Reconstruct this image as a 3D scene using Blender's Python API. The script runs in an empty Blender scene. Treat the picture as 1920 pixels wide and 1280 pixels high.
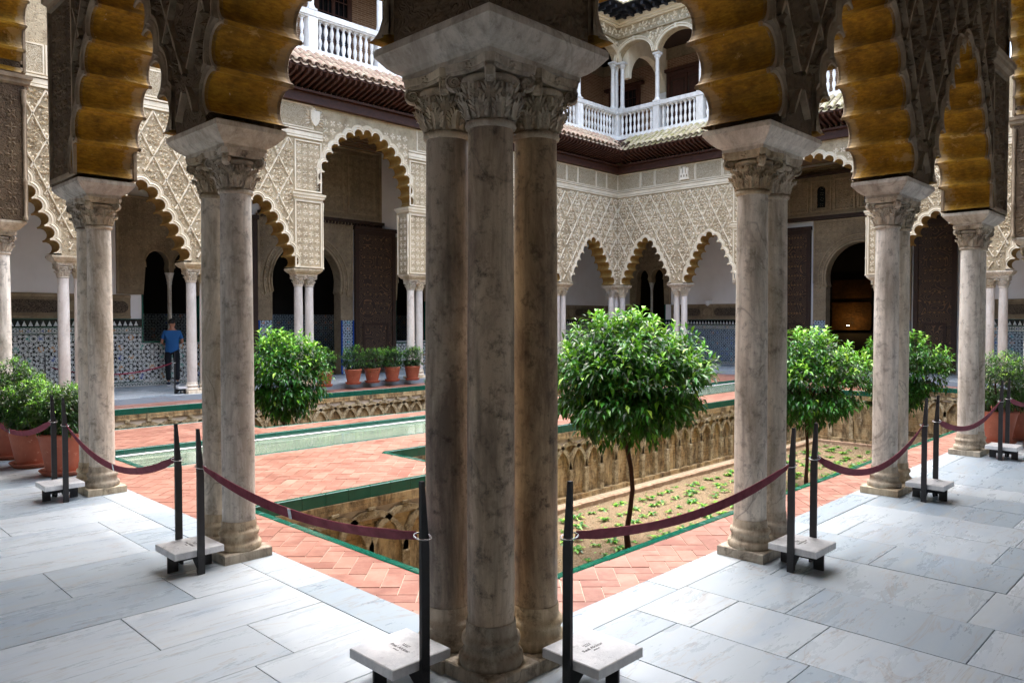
import bpy, math, random
from mathutils import Vector, Matrix
from mathutils.geometry import tessellate_polygon
import numpy as np
R = random.Random(11)
PI = math.pi
sc = bpy.context.scene
# ------------------------------------------------------------------ camera, world, sun, exposure
CAMP = (-2.485, -2.574, 1.68); YA = 0.7751; PITCH = 0.027; FPX = 1423.2
cam = bpy.data.cameras.new('camera'); cam.lens = FPX/1920*36; cam.sensor_width = 36
cam.clip_start = 0.05; cam.clip_end = 3000
co = bpy.data.objects.new('camera', cam); sc.collection.objects.link(co)
co.location = CAMP; co.rotation_euler = (PI/2-PITCH, 0, YA-PI/2); sc.camera = co
w = bpy.data.worlds.new('World'); sc.world = w; w.use_nodes = True
nt = w.node_tree; sky = nt.nodes.new('ShaderNodeTexSky'); sky.sky_type = 'NISHITA'; sky.sun_disc = False
SUN_EL, SUN_AZ = math.radians(75), math.radians(45)     # azimuth of the sun counted from +x
sky.sun_elevation = SUN_EL; sky.sun_rotation = PI/2-SUN_AZ
sky.dust_density = 4.0; sky.air_density = 1.0; sky.ozone_density = 1.0
bg = nt.nodes['Background']; bg.inputs['Strength'].default_value = 0.15
nt.links.new(sky.outputs[0], bg.inputs[0])
sl = bpy.data.lights.new('sun', 'SUN'); sl.energy = 1.5; sl.angle = math.radians(110); sl.color = (1, .96, .9)
so = bpy.data.objects.new('sun', sl); sc.collection.objects.link(so)
dirv = Vector((math.cos(SUN_AZ)*math.cos(SUN_EL), math.sin(SUN_AZ)*math.cos(SUN_EL), math.sin(SUN_EL)))
so.rotation_euler = dirv.to_track_quat('Z', 'Y').to_euler(); so.location = (0, 0, 40)
vs = sc.view_settings; vs.view_transform = 'Standard'; vs.look = 'None'; vs.gamma = 1; vs.exposure = 2.6
vs.use_curve_mapping = False
sc.cycles.max_bounces = 8; sc.cycles.diffuse_bounces = 5

# ------------------------------------------------------------------ helpers
def px(x, y, z):
    dx, dy, dz = x-CAMP[0], y-CAMP[1], z-CAMP[2]
    d = dx*math.cos(YA)+dy*math.sin(YA); l = dx*math.sin(YA)-dy*math.cos(YA)
    D = d*math.cos(PITCH)-dz*math.sin(PITCH); Z = d*math.sin(PITCH)+dz*math.cos(PITCH)
    if D < .05: return (-1e4, -1e4, D)
    return (960+FPX*l/D, 640-FPX*Z/D, D)
def inview(x, y, z, m=60):
    a, b, D = px(x, y, z); return D > .1 and -m < a < 1920+m and -m < b < 1280+m
def lin(h):
    h = h.lstrip('#'); c = [int(h[i:i+2], 16)/255 for i in (0, 2, 4)]
    return tuple((x/12.92 if x <= .04045 else ((x+.055)/1.055)**2.4) for x in c)+(1,)
class MB:
    def __init__(s): s.v = []; s.f = []; s.m = []; s.s = []
    def add(s, vs_, fs, mat=0, sm=False):
        o = len(s.v); s.v.extend(vs_)
        for f in fs: s.f.append(tuple(i+o for i in f)); s.m.append(mat); s.s.append(sm)
    def box(s, x0, x1, y0, y1, z0, z1, mat=0):
        s.add([(x0,y0,z0),(x1,y0,z0),(x1,y1,z0),(x0,y1,z0),(x0,y0,z1),(x1,y0,z1),(x1,y1,z1),(x0,y1,z1)],
              [(0,3,2,1),(4,5,6,7),(0,1,5,4),(1,2,6,5),(2,3,7,6),(3,0,4,7)], mat)
    def bbox(s, x0, x1, y0, y1, z0, z1, b=.005, mat=0):   # box with a chamfered top
        s.add([(x0,y0,z0),(x1,y0,z0),(x1,y1,z0),(x0,y1,z0),(x0,y0,z1-b),(x1,y0,z1-b),(x1,y1,z1-b),(x0,y1,z1-b),
               (x0+b,y0+b,z1),(x1-b,y0+b,z1),(x1-b,y1-b,z1),(x0+b,y1-b,z1)],
              [(0,3,2,1),(0,1,5,4),(1,2,6,5),(2,3,7,6),(3,0,4,7),(4,5,9,8),(5,6,10,9),(6,7,11,10),(7,4,8,11),(8,9,10,11)], mat)
    def lathe(s, prof, n=24, c=(0,0), mat=0, sm=True, ang=2*PI, a0=0):
        o = []; full = abs(ang-2*PI) < 1e-6; k = n if full else n+1
        for r, z in prof:
            for i in range(k):
                a = a0+ang*i/n; o.append((c[0]+r*math.cos(a), c[1]+r*math.sin(a), z))
        fs = []
        for j in range(len(prof)-1):
            for i in range(n):
                i2 = (i+1) % k
                fs.append((j*k+i, j*k+i2, (j+1)*k+i2, (j+1)*k+i))
        s.add(o, fs, mat, sm)
    def tube(s, pts, rad, n=6, mat=0, sm=True, cap=True):
        pts = [Vector(p) for p in pts]; rings = []
        if not isinstance(rad, (list, tuple)): rad = [rad]*len(pts)
        up = Vector((0,0,1)); 
        for i, p in enumerate(pts):
            t = (pts[min(i+1, len(pts)-1)]-pts[max(i-1, 0)]).normalized()
            a = t.cross(up) if abs(t.z) < .95 else t.cross(Vector((1,0,0)))
            a.normalize(); b = t.cross(a)
            rings.append([tuple(p+(a*math.cos(2*PI*k/n)+b*math.sin(2*PI*k/n))*rad[i]) for k in range(n)])
        vs_ = [q for r in rings for q in r]
        fs = [(i*n+k, i*n+(k+1) % n, (i+1)*n+(k+1) % n, (i+1)*n+k) for i in range(len(pts)-1) for k in range(n)]
        if cap: fs += [tuple(range(n-1, -1, -1)), tuple((len(pts)-1)*n+k for k in range(n))]
        s.add(vs_, fs, mat, sm)
    def poly(s, loop, y0, y1, mat=0, sides=True, front=True, back=True, hole=None):
        """loop of (x,z) extruded between two y"""
        loops = [[Vector((x, z, 0)) for x, z in loop]]
        if hole: loops.append([Vector((x, z, 0)) for x, z in hole])
        tris = tessellate_polygon(loops); al = list(loop)+(list(hole) if hole else []); n = len(al)
        if front: s.add([(x, y0, z) for x, z in al], tris, mat)
        if back: s.add([(x, y1, z) for x, z in al], [t[::-1] for t in tris], mat)
        if sides:
            for lp in ([loop] if not hole else [loop, hole]):
                k = len(lp)
                s.add([(x, y0, z) for x, z in lp]+[(x, y1, z) for x, z in lp],
                      [(i, (i+1) % k, k+(i+1) % k, k+i) for i in range(k)], mat)
    def prism(s, loop, z0, z1, mat=0):
        k = len(loop)
        s.add([(x, y, z0) for x, y in loop]+[(x, y, z1) for x, y in loop],
              [(i, (i+1) % k, k+(i+1) % k, k+i) for i in range(k)]+[tuple(range(k, 2*k)), tuple(range(k-1, -1, -1))], mat)
    def mesh(s, name, mats, T=None):
        me = bpy.data.meshes.new(name)
        vv = [T(*p) for p in s.v] if T else s.v
        me.from_pydata(vv, [], s.f)
        for m in mats: me.materials.append(m)
        me.polygons.foreach_set('material_index', s.m); me.polygons.foreach_set('use_smooth', s.s)
        me.update(); return me
    def obj(s, name, mats, parent=None, T=None, loc=None, rz=0):
        return link(name, s.mesh(name, mats if isinstance(mats, (list, tuple)) else [mats], T), parent, loc, rz)
def link(name, me, parent=None, loc=None, rz=0):
    o = bpy.data.objects.new(name, me); sc.collection.objects.link(o)
    if parent: o.parent = parent
    if loc: o.location = loc
    if rz: o.rotation_euler = (0, 0, rz)
    return o
def tag(o, label=None, cat=None, group=None, kind=None):
    if label: o['label'] = label
    if cat: o['category'] = cat
    if group: o['group'] = group
    if kind: o['kind'] = kind
    return o
def empty(name, label, cat, group=None, loc=(0,0,0), rz=0):
    o = bpy.data.objects.new(name, None); sc.collection.objects.link(o); o.location = loc; o.rotation_euler = (0,0,rz)
    o.empty_display_size = .1
    return tag(o, label, cat, group)
def kids(o): return [c for c in sc.objects if c.parent == o]
def dup(root, loc, rz, label, group=None, scale=None):
    def cp(o, par):
        c = o.copy(); sc.collection.objects.link(c)
        if par: c.parent = par
        for k in TREE.get(o.name, []): cp(k, c)
        return c
    if root.name not in DONE:
        reg(root); DONE.add(root.name)
    c = cp(root, None); c.location = loc; c.rotation_euler = (0, 0, rz); c['label'] = label
    if group: c['group'] = group
    if scale: c.scale = scale
    return c
TREE = {}; DONE = set()
def reg(root):
    ks = kids(root); TREE[root.name] = ks
    for k in ks: reg(k)

# ------------------------------------------------------------------ node materials
class NM:
    def __init__(s, name, rough=.6, spec=.5):
        s.m = bpy.data.materials.new(name); s.m.use_nodes = True; s.t = s.m.node_tree; s.b = s.t.nodes['Principled BSDF']
        s.b.inputs['Roughness'].default_value = rough; s.b.inputs['Specular IOR Level'].default_value = spec
        s.tc = s.t.nodes.new('ShaderNodeTexCoord')
    def n(s, ty, **kw):
        x = s.t.nodes.new(ty)
        for k, v in kw.items(): setattr(x, k, v)
        return x
    def put(s, inp, v):
        if hasattr(v, 'bl_idname') or isinstance(v, bpy.types.NodeSocket): s.t.links.new(v, inp)
        else: inp.default_value = v
    def vec(s, scale=(1,1,1), rnd=False, src=None):
        mp = s.n('ShaderNodeMapping'); mp.inputs['Scale'].default_value = scale
        s.put(mp.inputs['Vector'], src or s.tc.outputs['Object'])
        if rnd:
            oi = s.n('ShaderNodeObjectInfo'); mu = s.n('ShaderNodeVectorMath', operation='SCALE')
            cb = s.n('ShaderNodeCombineXYZ')
            for i in range(3): s.put(cb.inputs[i], oi.outputs['Random'])
            s.put(mu.inputs[0], cb.outputs[0]); mu.inputs['Scale'].default_value = 37.0
            s.put(mp.inputs['Location'], mu.outputs[0])
        return mp.outputs[0]
    def noise(s, v, scale=5, det=5, rough=.55, dist=0):
        x = s.n('ShaderNodeTexNoise'); s.put(x.inputs['Vector'], v); x.inputs['Scale'].default_value = scale
        x.inputs['Detail'].default_value = det; x.inputs['Roughness'].default_value = rough; x.inputs['Distortion'].default_value = dist
        return x.outputs['Fac']
    def vor(s, v, scale=5, feat='F1', out='Distance', rnd=1.0):
        x = s.n('ShaderNodeTexVoronoi', feature=feat); s.put(x.inputs['Vector'], v); x.inputs['Scale'].default_value = scale
        x.inputs['Randomness'].default_value = rnd
        return x.outputs[out]
    def ramp(s, f, stops, interp='LINEAR'):
        x = s.n('ShaderNodeValToRGB'); s.put(x.inputs[0], f); e = x.color_ramp; e.interpolation = interp
        while len(e.elements) < len(stops): e.elements.new(.5)
        for el, (p, c) in zip(e.elements, stops):
            el.position = p; el.color = c if isinstance(c, tuple) else (lin(c) if isinstance(c, str) else (c, c, c, 1))
        return x.outputs[0]
    def mix(s, f, a, b, mode='MIX'):
        x = s.n('ShaderNodeMix', data_type='RGBA', blend_type=mode)
        s.put(x.inputs[0], f)
        for i, v in ((6, a), (7, b)): s.put(x.inputs[i], lin(v) if isinstance(v, str) else v)
        return x.outputs[2]
    def math(s, op, a, b=0.0, c=None):
        x = s.n('ShaderNodeMath', operation=op); s.put(x.inputs[0], a); s.put(x.inputs[1], b)
        if c is not None: s.put(x.inputs[2], c)
        return x.outputs[0]
    def sep(s, v=None):
        x = s.n('ShaderNodeSeparateXYZ'); s.put(x.inputs[0], v or s.tc.outputs['Object']); return x.outputs
    def comb(s, a, b, c):
        x = s.n('ShaderNodeCombineXYZ')
        for i, q in enumerate((a, b, c)): s.put(x.inputs[i], q)
        return x.outputs[0]
    def bump(s, h, st=.5, dist=.02, nrm=None):
        x = s.n('ShaderNodeBump'); s.put(x.inputs['Height'], h); x.inputs['Strength'].default_value = st
        x.inputs['Distance'].default_value = dist
        if nrm: s.put(x.inputs['Normal'], nrm)
        return x.outputs[0]
    def col(s, c): s.put(s.b.inputs['Base Color'], lin(c) if isinstance(c, str) else c)
    def nrm(s, c): s.put(s.b.inputs['Normal'], c)
    def rgh(s, c): s.put(s.b.inputs['Roughness'], c)
    def rnd(s): return s.n('ShaderNodeObjectInfo').outputs['Random']
    def isl(s): return s.n('ShaderNodeNewGeometry').outputs['Random Per Island']

def m_marble(name, base, mid, dark, streak=1.0, rough=.42, stain=.5):
    k = NM(name, rough)
    v = k.vec((1, 1, .28), rnd=True); v1 = k.vec((1, 1, 1), rnd=True)
    a = k.noise(v, 3.6, 10, .74, .4); b = k.noise(v1, 12, 9, .76); c = k.noise(v1, 1.1, 4, .6, 1.2); f = k.noise(v1, 55, 3, .7)
    col = k.mix(k.ramp(a, [(.42, 0.0), (.60, 1.0)]), base, mid)
    col = k.mix(k.math('MULTIPLY', k.ramp(b, [(.52, 0.0), (.68, 1.0)]), stain), col, dark)
    vein = k.ramp(k.math('ABSOLUTE', k.math('SUBTRACT', c, .5)), [(0.0, 1.0), (.014, 0.0)])
    vein = k.math('MULTIPLY', vein, k.ramp(k.noise(v1, .9, 3), [(.5, 0.0), (.62, 1.0)]))
    col = k.mix(k.math('MULTIPLY', vein, .55), col, dark)
    sk = k.noise(k.vec((7, 7, .5), rnd=True), 2.6, 5, .6)
    col = k.mix(k.math('MULTIPLY', k.ramp(sk, [(.5, 0.0), (.72, 1.0)]), stain*.6), col, dark)
    pit = k.ramp(k.noise(v1, 95, 4, .8), [(.60, 0.0), (.66, 1.0)])
    col = k.mix(k.math('MULTIPLY', pit, .35), col, dark)
    hs = k.n('ShaderNodeHueSaturation'); k.put(hs.inputs['Color'], col); k.put(hs.inputs['Value'], k.math('MULTIPLY_ADD', k.rnd(), .30, .86)); k.put(hs.inputs['Saturation'], k.math('MULTIPLY_ADD', k.math('FRACT', k.math('MULTIPLY', k.rnd(), 5.7)), .5, .65)); col = hs.outputs[0]
    k.col(col); k.nrm(k.bump(k.math('ADD', b, k.math('MULTIPLY', f, .35)), .25, .01)); k.rgh(k.ramp(b, [(.3, rough-.1), (.7, rough+.2)]))
    return k.m
M = {}
M['column'] = m_marble('aged column marble', '#e0d8c9', '#a89e8c', '#4d443a', stain=.7)
M['column_dark'] = m_marble('weathered brown column marble', '#b9a586', '#7a6650', '#33291f', stain=.9)
M['column_pale'] = m_marble('pale column marble', '#e0d9d0', '#c9bfb4', '#96897b', stain=.3)  # paler copy for the far columns, their brighter light put into the colour
M['capital'] = m_marble('capital stone', '#c4b69c', '#95846b', '#45392b', stain=.75, rough=.6)
M['capital_pale'] = m_marble('pale capital stone', '#dcd0b8', '#bba98c', '#86745a', stain=.6, rough=.6)  # far capitals and imposts, lightened in colour for the brighter court light
M['impost'] = m_marble('impost marble', '#ccc4b4', '#a59a88', '#62574a', stain=.6, rough=.5)
M['white_marble'] = m_marble('white balustrade marble', '#e6e4df', '#d2cdc4', '#a8a094', stain=.4)
M['block'] = m_marble('grey white marble block', '#dfe1e3', '#c5c9cd', '#9a9fa6', stain=.35, rough=.3)

def m_floor():
    k = NM('floor marble', .28)
    v = k.vec((1, 1, 1), rnd=True); v2 = k.vec((.45, 2.2, 1), rnd=True)
    a = k.noise(v2, 1.6, 8, .65, 1.0); b = k.noise(k.vec((.6, 2.6, 1), rnd=True), 3.0, 9, .75, .3); c = k.noise(v, 30, 4, .7); r = k.rnd()
    d = k.noise(v2, 1.0, 5, .6, 1.8)
    col = k.mix(r, '#8595a1', '#b4bdc3')
    col = k.mix(k.math('MULTIPLY', k.ramp(a, [(.5, 0.0), (.75, 1.0)]), .6), col, '#7f93a8')
    col = k.mix(k.math('MULTIPLY', k.ramp(b, [(.55, 0.0), (.75, 1.0)]), k.math('MULTIPLY', k.math('FRACT', k.math('MULTIPLY', r, 7.3)), .8)), col, '#b0a58f')
    vein = k.ramp(k.math('ABSOLUTE', k.math('SUBTRACT', d, .52)), [(0.0, 1.0), (.012, 0.0)])
    col = k.mix(k.math('MULTIPLY', vein, .45), col, '#84766a')
    k.col(col); k.rgh(k.ramp(b, [(.3, .2), (.7, .42)])); k.nrm(k.bump(k.math('ADD', k.noise(v, 2.2, 3), k.math('MULTIPLY', c, .1)), .12, .02))
    return k.m
M['floor'] = m_floor()
def m_plain(name, c1, c2, scale=4, rough=.8, bump=.2, bs=30, dist=.01, rnd=True, spec=.4):
    k = NM(name, rough, spec); v = k.vec((1,1,1), rnd=rnd); a = k.noise(v, scale, 6, .65); b = k.noise(v, bs, 5, .7)
    col = k.mix(k.ramp(a, [(.3, 0.0), (.7, 1.0)]), c1, c2)
    k.col(col)
    if bump: k.nrm(k.bump(b, bump, dist))
    return k.m
M['grout'] = m_plain('pale lime grout', '#a79a8c', '#c4b8a8')
M['joint'] = m_plain('dark slab joint', '#4a463f', '#6b665c')
def m_terracotta():
    k = NM('terracotta paver', .38); v = k.vec((1,1,1), rnd=True); a = k.noise(v, 6, 6, .65); r = k.isl(); r2 = k.rnd()
    rr = k.math('FRACT', k.math('ADD', r, r2))
    col = k.mix(rr, '#84574a', '#9c7162')
    col = k.mix(k.math('MULTIPLY', k.ramp(a, [(.45, 0.0), (.7, 1.0)]), .5), col, '#b39182')
    col = k.mix(k.math('MULTIPLY', k.ramp(k.noise(v, 2.1, 5, .7), [(.5, 0.0), (.66, 1.0)]), .6), col, '#6e4337')
    k.col(col); k.nrm(k.bump(k.noise(v, 40, 4), .15, .005)); return k.m
M['paver'] = m_terracotta()
def m_pot():
    k = NM('terracotta pot', .65); v = k.vec((1,1,1), rnd=True); a = k.noise(v, 4, 6, .7); b = k.noise(v, 14, 6, .8)
    col = k.mix(k.ramp(a, [(.35, 0.0), (.7, 1.0)]), '#904c36', '#a86046')
    col = k.mix(k.math('MULTIPLY', k.ramp(b, [(.6, 0.0), (.7, 1.0)]), .7), col, '#e0b79c')
    k.col(col); k.nrm(k.bump(b, .2, .01)); return k.m
M['pot'] = m_pot()
M['green_tile'] = (lambda k: (k.col(k.mix(k.noise(k.vec((1,1,1), rnd=True), 8, 5), '#0b4236', '#186151')), k.m)[1])(NM('green glazed tile', .12, .6))
def m_stucco(name, c1, c2, c3, sc1=22, b=.9, dist=.02):
    k = NM(name, .85, .2); v = k.vec((1,1,1))
    w1 = k.noise(v, 3, 3); vv = k.n('ShaderNodeVectorMath', operation='ADD'); k.put(vv.inputs[0], v)
    k.put(vv.inputs[1], k.comb(k.math('MULTIPLY', w1, .12), w1, k.math('MULTIPLY', w1, .1)))
    d = k.vor(vv.outputs[0], sc1, 'SMOOTH_F1'); e = k.vor(vv.outputs[0], sc1*2.1, 'F1'); n = k.noise(v, 60, 4, .7); big = k.noise(v, 1.3, 6, .7)
    h = k.math('ADD', k.math('MULTIPLY', k.ramp(d, [(.1, 0.0), (.35, 1.0)]), .8), k.math('MULTIPLY', e, .4))
    col = k.mix(k.ramp(big, [(.35, 0.0), (.68, 1.0)]), c1, c2)
    col = k.mix(k.math('MULTIPLY', k.ramp(k.noise(v, 7, 6, .75), [(.5, 0.0), (.68, 1.0)]), .5), col, c3)
    col = k.mix(k.math('MULTIPLY', k.ramp(k.noise(k.vec((1.2, 1.2, .35)), 1.1, 7, .75), [(.5, 0.0), (.66, 1.0)]), .35), col, c3)
    k.col(col); k.nrm(k.bump(k.math('ADD', h, k.math('MULTIPLY', n, .15)), b, dist)); return k.m
M['stucco'] = m_stucco('cream carved stucco', '#c2b294', '#a8987c', '#6b5b42')  # darker than the relief: shade of the carving put into the ground colour
M['stucco_near'] = m_stucco('dirty shaded brown stucco', '#6b5b46', '#54463a', '#30271e')  # darker copy of the court stucco; dirt and gallery shade put into its colour
M['relief_near'] = m_stucco('dirty shaded stucco relief', '#7d6d57', '#625344', '#3a3026', sc1=40, b=.35, dist=.01)  # relief darkened the same way, gallery shade in its colour
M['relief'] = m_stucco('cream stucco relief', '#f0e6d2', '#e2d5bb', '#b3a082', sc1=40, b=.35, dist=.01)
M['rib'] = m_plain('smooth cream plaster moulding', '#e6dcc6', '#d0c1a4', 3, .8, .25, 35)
M['rib_near'] = m_plain('grey brown plaster moulding', '#a3937b', '#6f604e', 5, .8, .35, 30)  # darker copy of the court moulding, gallery shade put into the colour
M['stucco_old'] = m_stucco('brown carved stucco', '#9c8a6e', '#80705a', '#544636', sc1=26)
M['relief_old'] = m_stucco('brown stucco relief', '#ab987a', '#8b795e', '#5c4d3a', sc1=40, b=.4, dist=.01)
def m_soffit(axis=None):
    k = NM('ochre painted soffit', .75, .2); v = k.vec((1,1,1)); vz = k.vec((2, 2, 7))
    a = k.noise(v, 3.5, 6, .7); b = k.noise(v, 2.2, 7, .75, .4); c = k.noise(vz, 9, 5, .7)
    col = k.mix(k.ramp(c, [(.35, 0.0), (.7, 1.0)]), '#ad8424', '#785614')
    col = k.mix(k.math('MULTIPLY', k.ramp(a, [(.42, 0.0), (.66, 1.0)]), .65), col, '#3f2b10')
    col = k.mix(k.ramp(b, [(.60, 0.0), (.64, 1.0)]), col, '#a98b55')
    col = k.mix(k.ramp(k.noise(v, 16, 5, .8), [(.68, 0.0), (.72, 1.0)]), col, '#d9cdb6')
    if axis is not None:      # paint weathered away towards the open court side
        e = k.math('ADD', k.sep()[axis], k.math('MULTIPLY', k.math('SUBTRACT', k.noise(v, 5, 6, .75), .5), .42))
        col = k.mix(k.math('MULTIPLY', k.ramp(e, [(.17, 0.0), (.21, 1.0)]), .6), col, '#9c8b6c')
    k.col(col); k.nrm(k.bump(k.math('ADD', a, b), .5, .02)); return k.m
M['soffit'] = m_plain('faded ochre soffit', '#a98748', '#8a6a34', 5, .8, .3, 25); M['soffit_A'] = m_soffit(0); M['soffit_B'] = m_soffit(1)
M['plaster'] = m_plain('white lime plaster', '#e3dfda', '#efedea', 1.2, .9, .25, 14, .01, rnd=False)
M['wood'] = m_plain('dark red brown timber', '#33190f', '#4b2a1d', 8, .6, .3, 40)
M['ceiling'] = m_plain('brown painted ceiling boards', '#6e563e', '#8a6d50', 6, .8, .3, 30)
M['wood_dark'] = m_plain('dark door timber', '#2a1b12', '#3c2819', 8, .7, .3, 40)
M['black_wood'] = m_plain('blackened eave timber', '#15171c', '#262a33', 8, .6, .3, 40)
M['metal'] = m_plain('black painted steel', '#18191c', '#26272b', 20, .45, .05, 60)
M['chrome'] = (lambda k: (k.col('#c9c9c9'), setattr(k.b.inputs['Metallic'], 'default_value', 1.0), k.m)[2])(NM('bright steel', .25))
M['leather'] = m_plain('maroon leather strap', '#64202e', '#83394a', 12, .7, .15, 80, spec=.2)
M['brickwall'] = None
def m_oldbrick():
    k = NM('eroded garden wall', .9, .2); v = k.vec((1,1,1)); s = k.sep()
    br = k.n('ShaderNodeTexBrick'); k.put(br.inputs['Vector'], k.comb(k.math('ADD', s[0], s[1]), s[2], 0.0))
    br.inputs['Scale'].default_value = 1; br.inputs['Brick Width'].default_value = .27; br.inputs['Row Height'].default_value = .062
    br.inputs['Mortar Size'].default_value = .008; br.inputs['Color1'].default_value = lin('#a5875e'); br.inputs['Color2'].default_value = lin('#b99b70'); br.inputs['Mortar'].default_value = lin('#8d7654')
    a = k.noise(v, 2.2, 8, .75); st = k.noise(k.vec((1.6, 1.6, .5)), 2.6, 8, .75, .3)
    col = k.mix(k.ramp(a, [(.42, 0.0), (.55, 1.0)]), br.outputs[0], '#c0aa83')
    col = k.mix(k.math('MULTIPLY', k.ramp(st, [(.44, 0.0), (.6, 1.0)]), .85), col, '#40352a')
    col = k.mix(k.math('MULTIPLY', k.ramp(k.noise(v, 9, 6, .8), [(.58, 0.0), (.7, 1.0)]), .7), col, '#2a241d')
    col = k.mix(k.math('MULTIPLY', k.ramp(k.noise(v, 4.4, 6, .8), [(.62, 0.0), (.7, 1.0)]), .6), col, '#e0d6c2')
    k.col(col); k.nrm(k.bump(k.math('ADD', k.math('MULTIPLY', br.outputs[1], -.5), k.math('ADD', a, k.noise(v, 25, 6, .8))), .7, .03)); return k.m
M['garden_wall'] = m_oldbrick()
def m_garch():
    k = NM('eroded lime plaster rib', .9, .2); v = k.vec((1, 1, 1)); a = k.noise(v, 3, 8, .75); b = k.noise(v, 18, 7, .8)
    col = k.mix(k.ramp(a, [(.4, 0.0), (.6, 1.0)]), '#c9bb9c', '#8f7d5e')
    col = k.mix(k.math('MULTIPLY', k.ramp(b, [(.5, 0.0), (.6, 1.0)]), .7), col, '#4b3f31')
    k.col(col); k.nrm(k.bump(k.math('ADD', a, b), 1.0, .04)); return k.m
M['garden_arch'] = m_garch()
def m_soil():
    k = NM('sandy garden soil', .95, .1); v = k.vec((1,1,1)); a = k.noise(v, 1.2, 8, .75); b = k.noise(v, 45, 5, .8); c = k.vor(v, 30)
    col = k.mix(k.ramp(b, [(.3, 0.0), (.7, 1.0)]), '#67583f', '#a3927a')
    col = k.mix(k.ramp(a, [(.4, 0.0), (.65, 1.0)]), col, '#86745c')
    k.col(col); k.nrm(k.bump(k.math('ADD', b, c), .9, .03)); return k.m
M['soil'] = m_soil()
M['gravel'] = m_plain('pale gravel', '#ad9b80', '#d0c1a6', 30, .95, .9, 50, .03)
M['kerb'] = m_plain('worn brick kerb', '#8a6f5a', '#b09880', 8, .9, .5, 30)
def m_water():
    k = NM('shallow green water', .06, .6); v = k.vec((1,1,1)); a = k.noise(k.vec((1, 3, 1)), 2.5, 6, .7)
    k.col(k.mix(k.ramp(a, [(.35, 0.0), (.7, 1.0)]), '#64766a', '#8f9c88')); k.nrm(k.bump(k.noise(v, 6, 3), .06, .02)); return k.m
M['water'] = m_water()
M['pool_stone'] = m_plain('algae tinted stone', '#8fa08a', '#aab7a0', 6, .5, .2, 30)
def m_leaf(name, c1, c2, c3):
    k = NM(name, .32, .5); i = k.isl()
    col = k.ramp(i, [(0.0, c1), (.55, c2), (1.0, c3)]); k.col(col)
    tr = k.n('ShaderNodeBsdfTranslucent'); k.put(tr.inputs[0], k.mix(.5, col, '#6f9a20'))
    mx = k.n('ShaderNodeMixShader'); mx.inputs[0].default_value = .28
    k.t.links.new(k.b.outputs[0], mx.inputs[1]); k.t.links.new(tr.outputs[0], mx.inputs[2])
    k.t.links.new(mx.outputs[0], k.t.nodes['Material Output'].inputs[0]); return k.m
M['leaf'] = m_leaf('dark glossy orange leaf', '#0c2c12', '#1b5420', '#3d8a30')
M['leaf_young'] = m_leaf('fresh young leaf', '#4f9a2c', '#78b93a', '#a8cf52')
M['laurel'] = m_leaf('laurel leaf', '#0b2210', '#153816', '#2f6526')
M['bark'] = m_plain('orange tree bark', '#2d1c14', '#45301f', 9, .9, .7, 30)
M['bark_red'] = m_plain('slender brown trunk', '#2b1812', '#402219', 9, .8, .5, 30)
def m_rooftile(name, c1, c2, moss):
    k = NM(name, .85, .2); v = k.vec((1,1,1), rnd=True); r = k.rnd(); a = k.noise(v, 6, 6, .75)
    col = k.mix(r, c1, c2); col = k.mix(k.ramp(a, [(.46, 0.0), (.6, 1.0)]), col, moss)
    col = k.mix(k.math('MULTIPLY', k.ramp(k.noise(v, 13, 5, .8), [(.56, 0.0), (.66, 1.0)]), .7), col, '#5b5630')
    k.col(col); k.nrm(k.bump(a, .4, .01)); return k.m
M['roof_red'] = m_rooftile('pinkish clay roof tile', '#977a69', '#ab917e', '#b3a78f')
M['roof_moss'] = m_rooftile('lichened clay roof tile', '#bdb39c', '#a39780', '#8b8658')
def m_brick(name='upper gallery brickwork'):
    k = NM(name, .9, .2); s = k.sep(); br = k.n('ShaderNodeTexBrick')
    k.put(br.inputs['Vector'], k.comb(k.math('ADD', s[0], s[1]), s[2], 0.0)); br.inputs['Scale'].default_value = 1
    br.inputs['Brick Width'].default_value = .28; br.inputs['Row Height'].default_value = .065; br.inputs['Mortar Size'].default_value = .01
    br.inputs['Color1'].default_value = lin('#8a6a54'); br.inputs['Color2'].default_value = lin('#75563f'); br.inputs['Mortar'].default_value = lin('#a08a74')
    k.col(br.outputs[0]); k.nrm(k.bump(k.math('MULTIPLY', br.outputs[1], -1.0), .4, .01)); return k.m
M['brick'] = m_brick()
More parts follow.
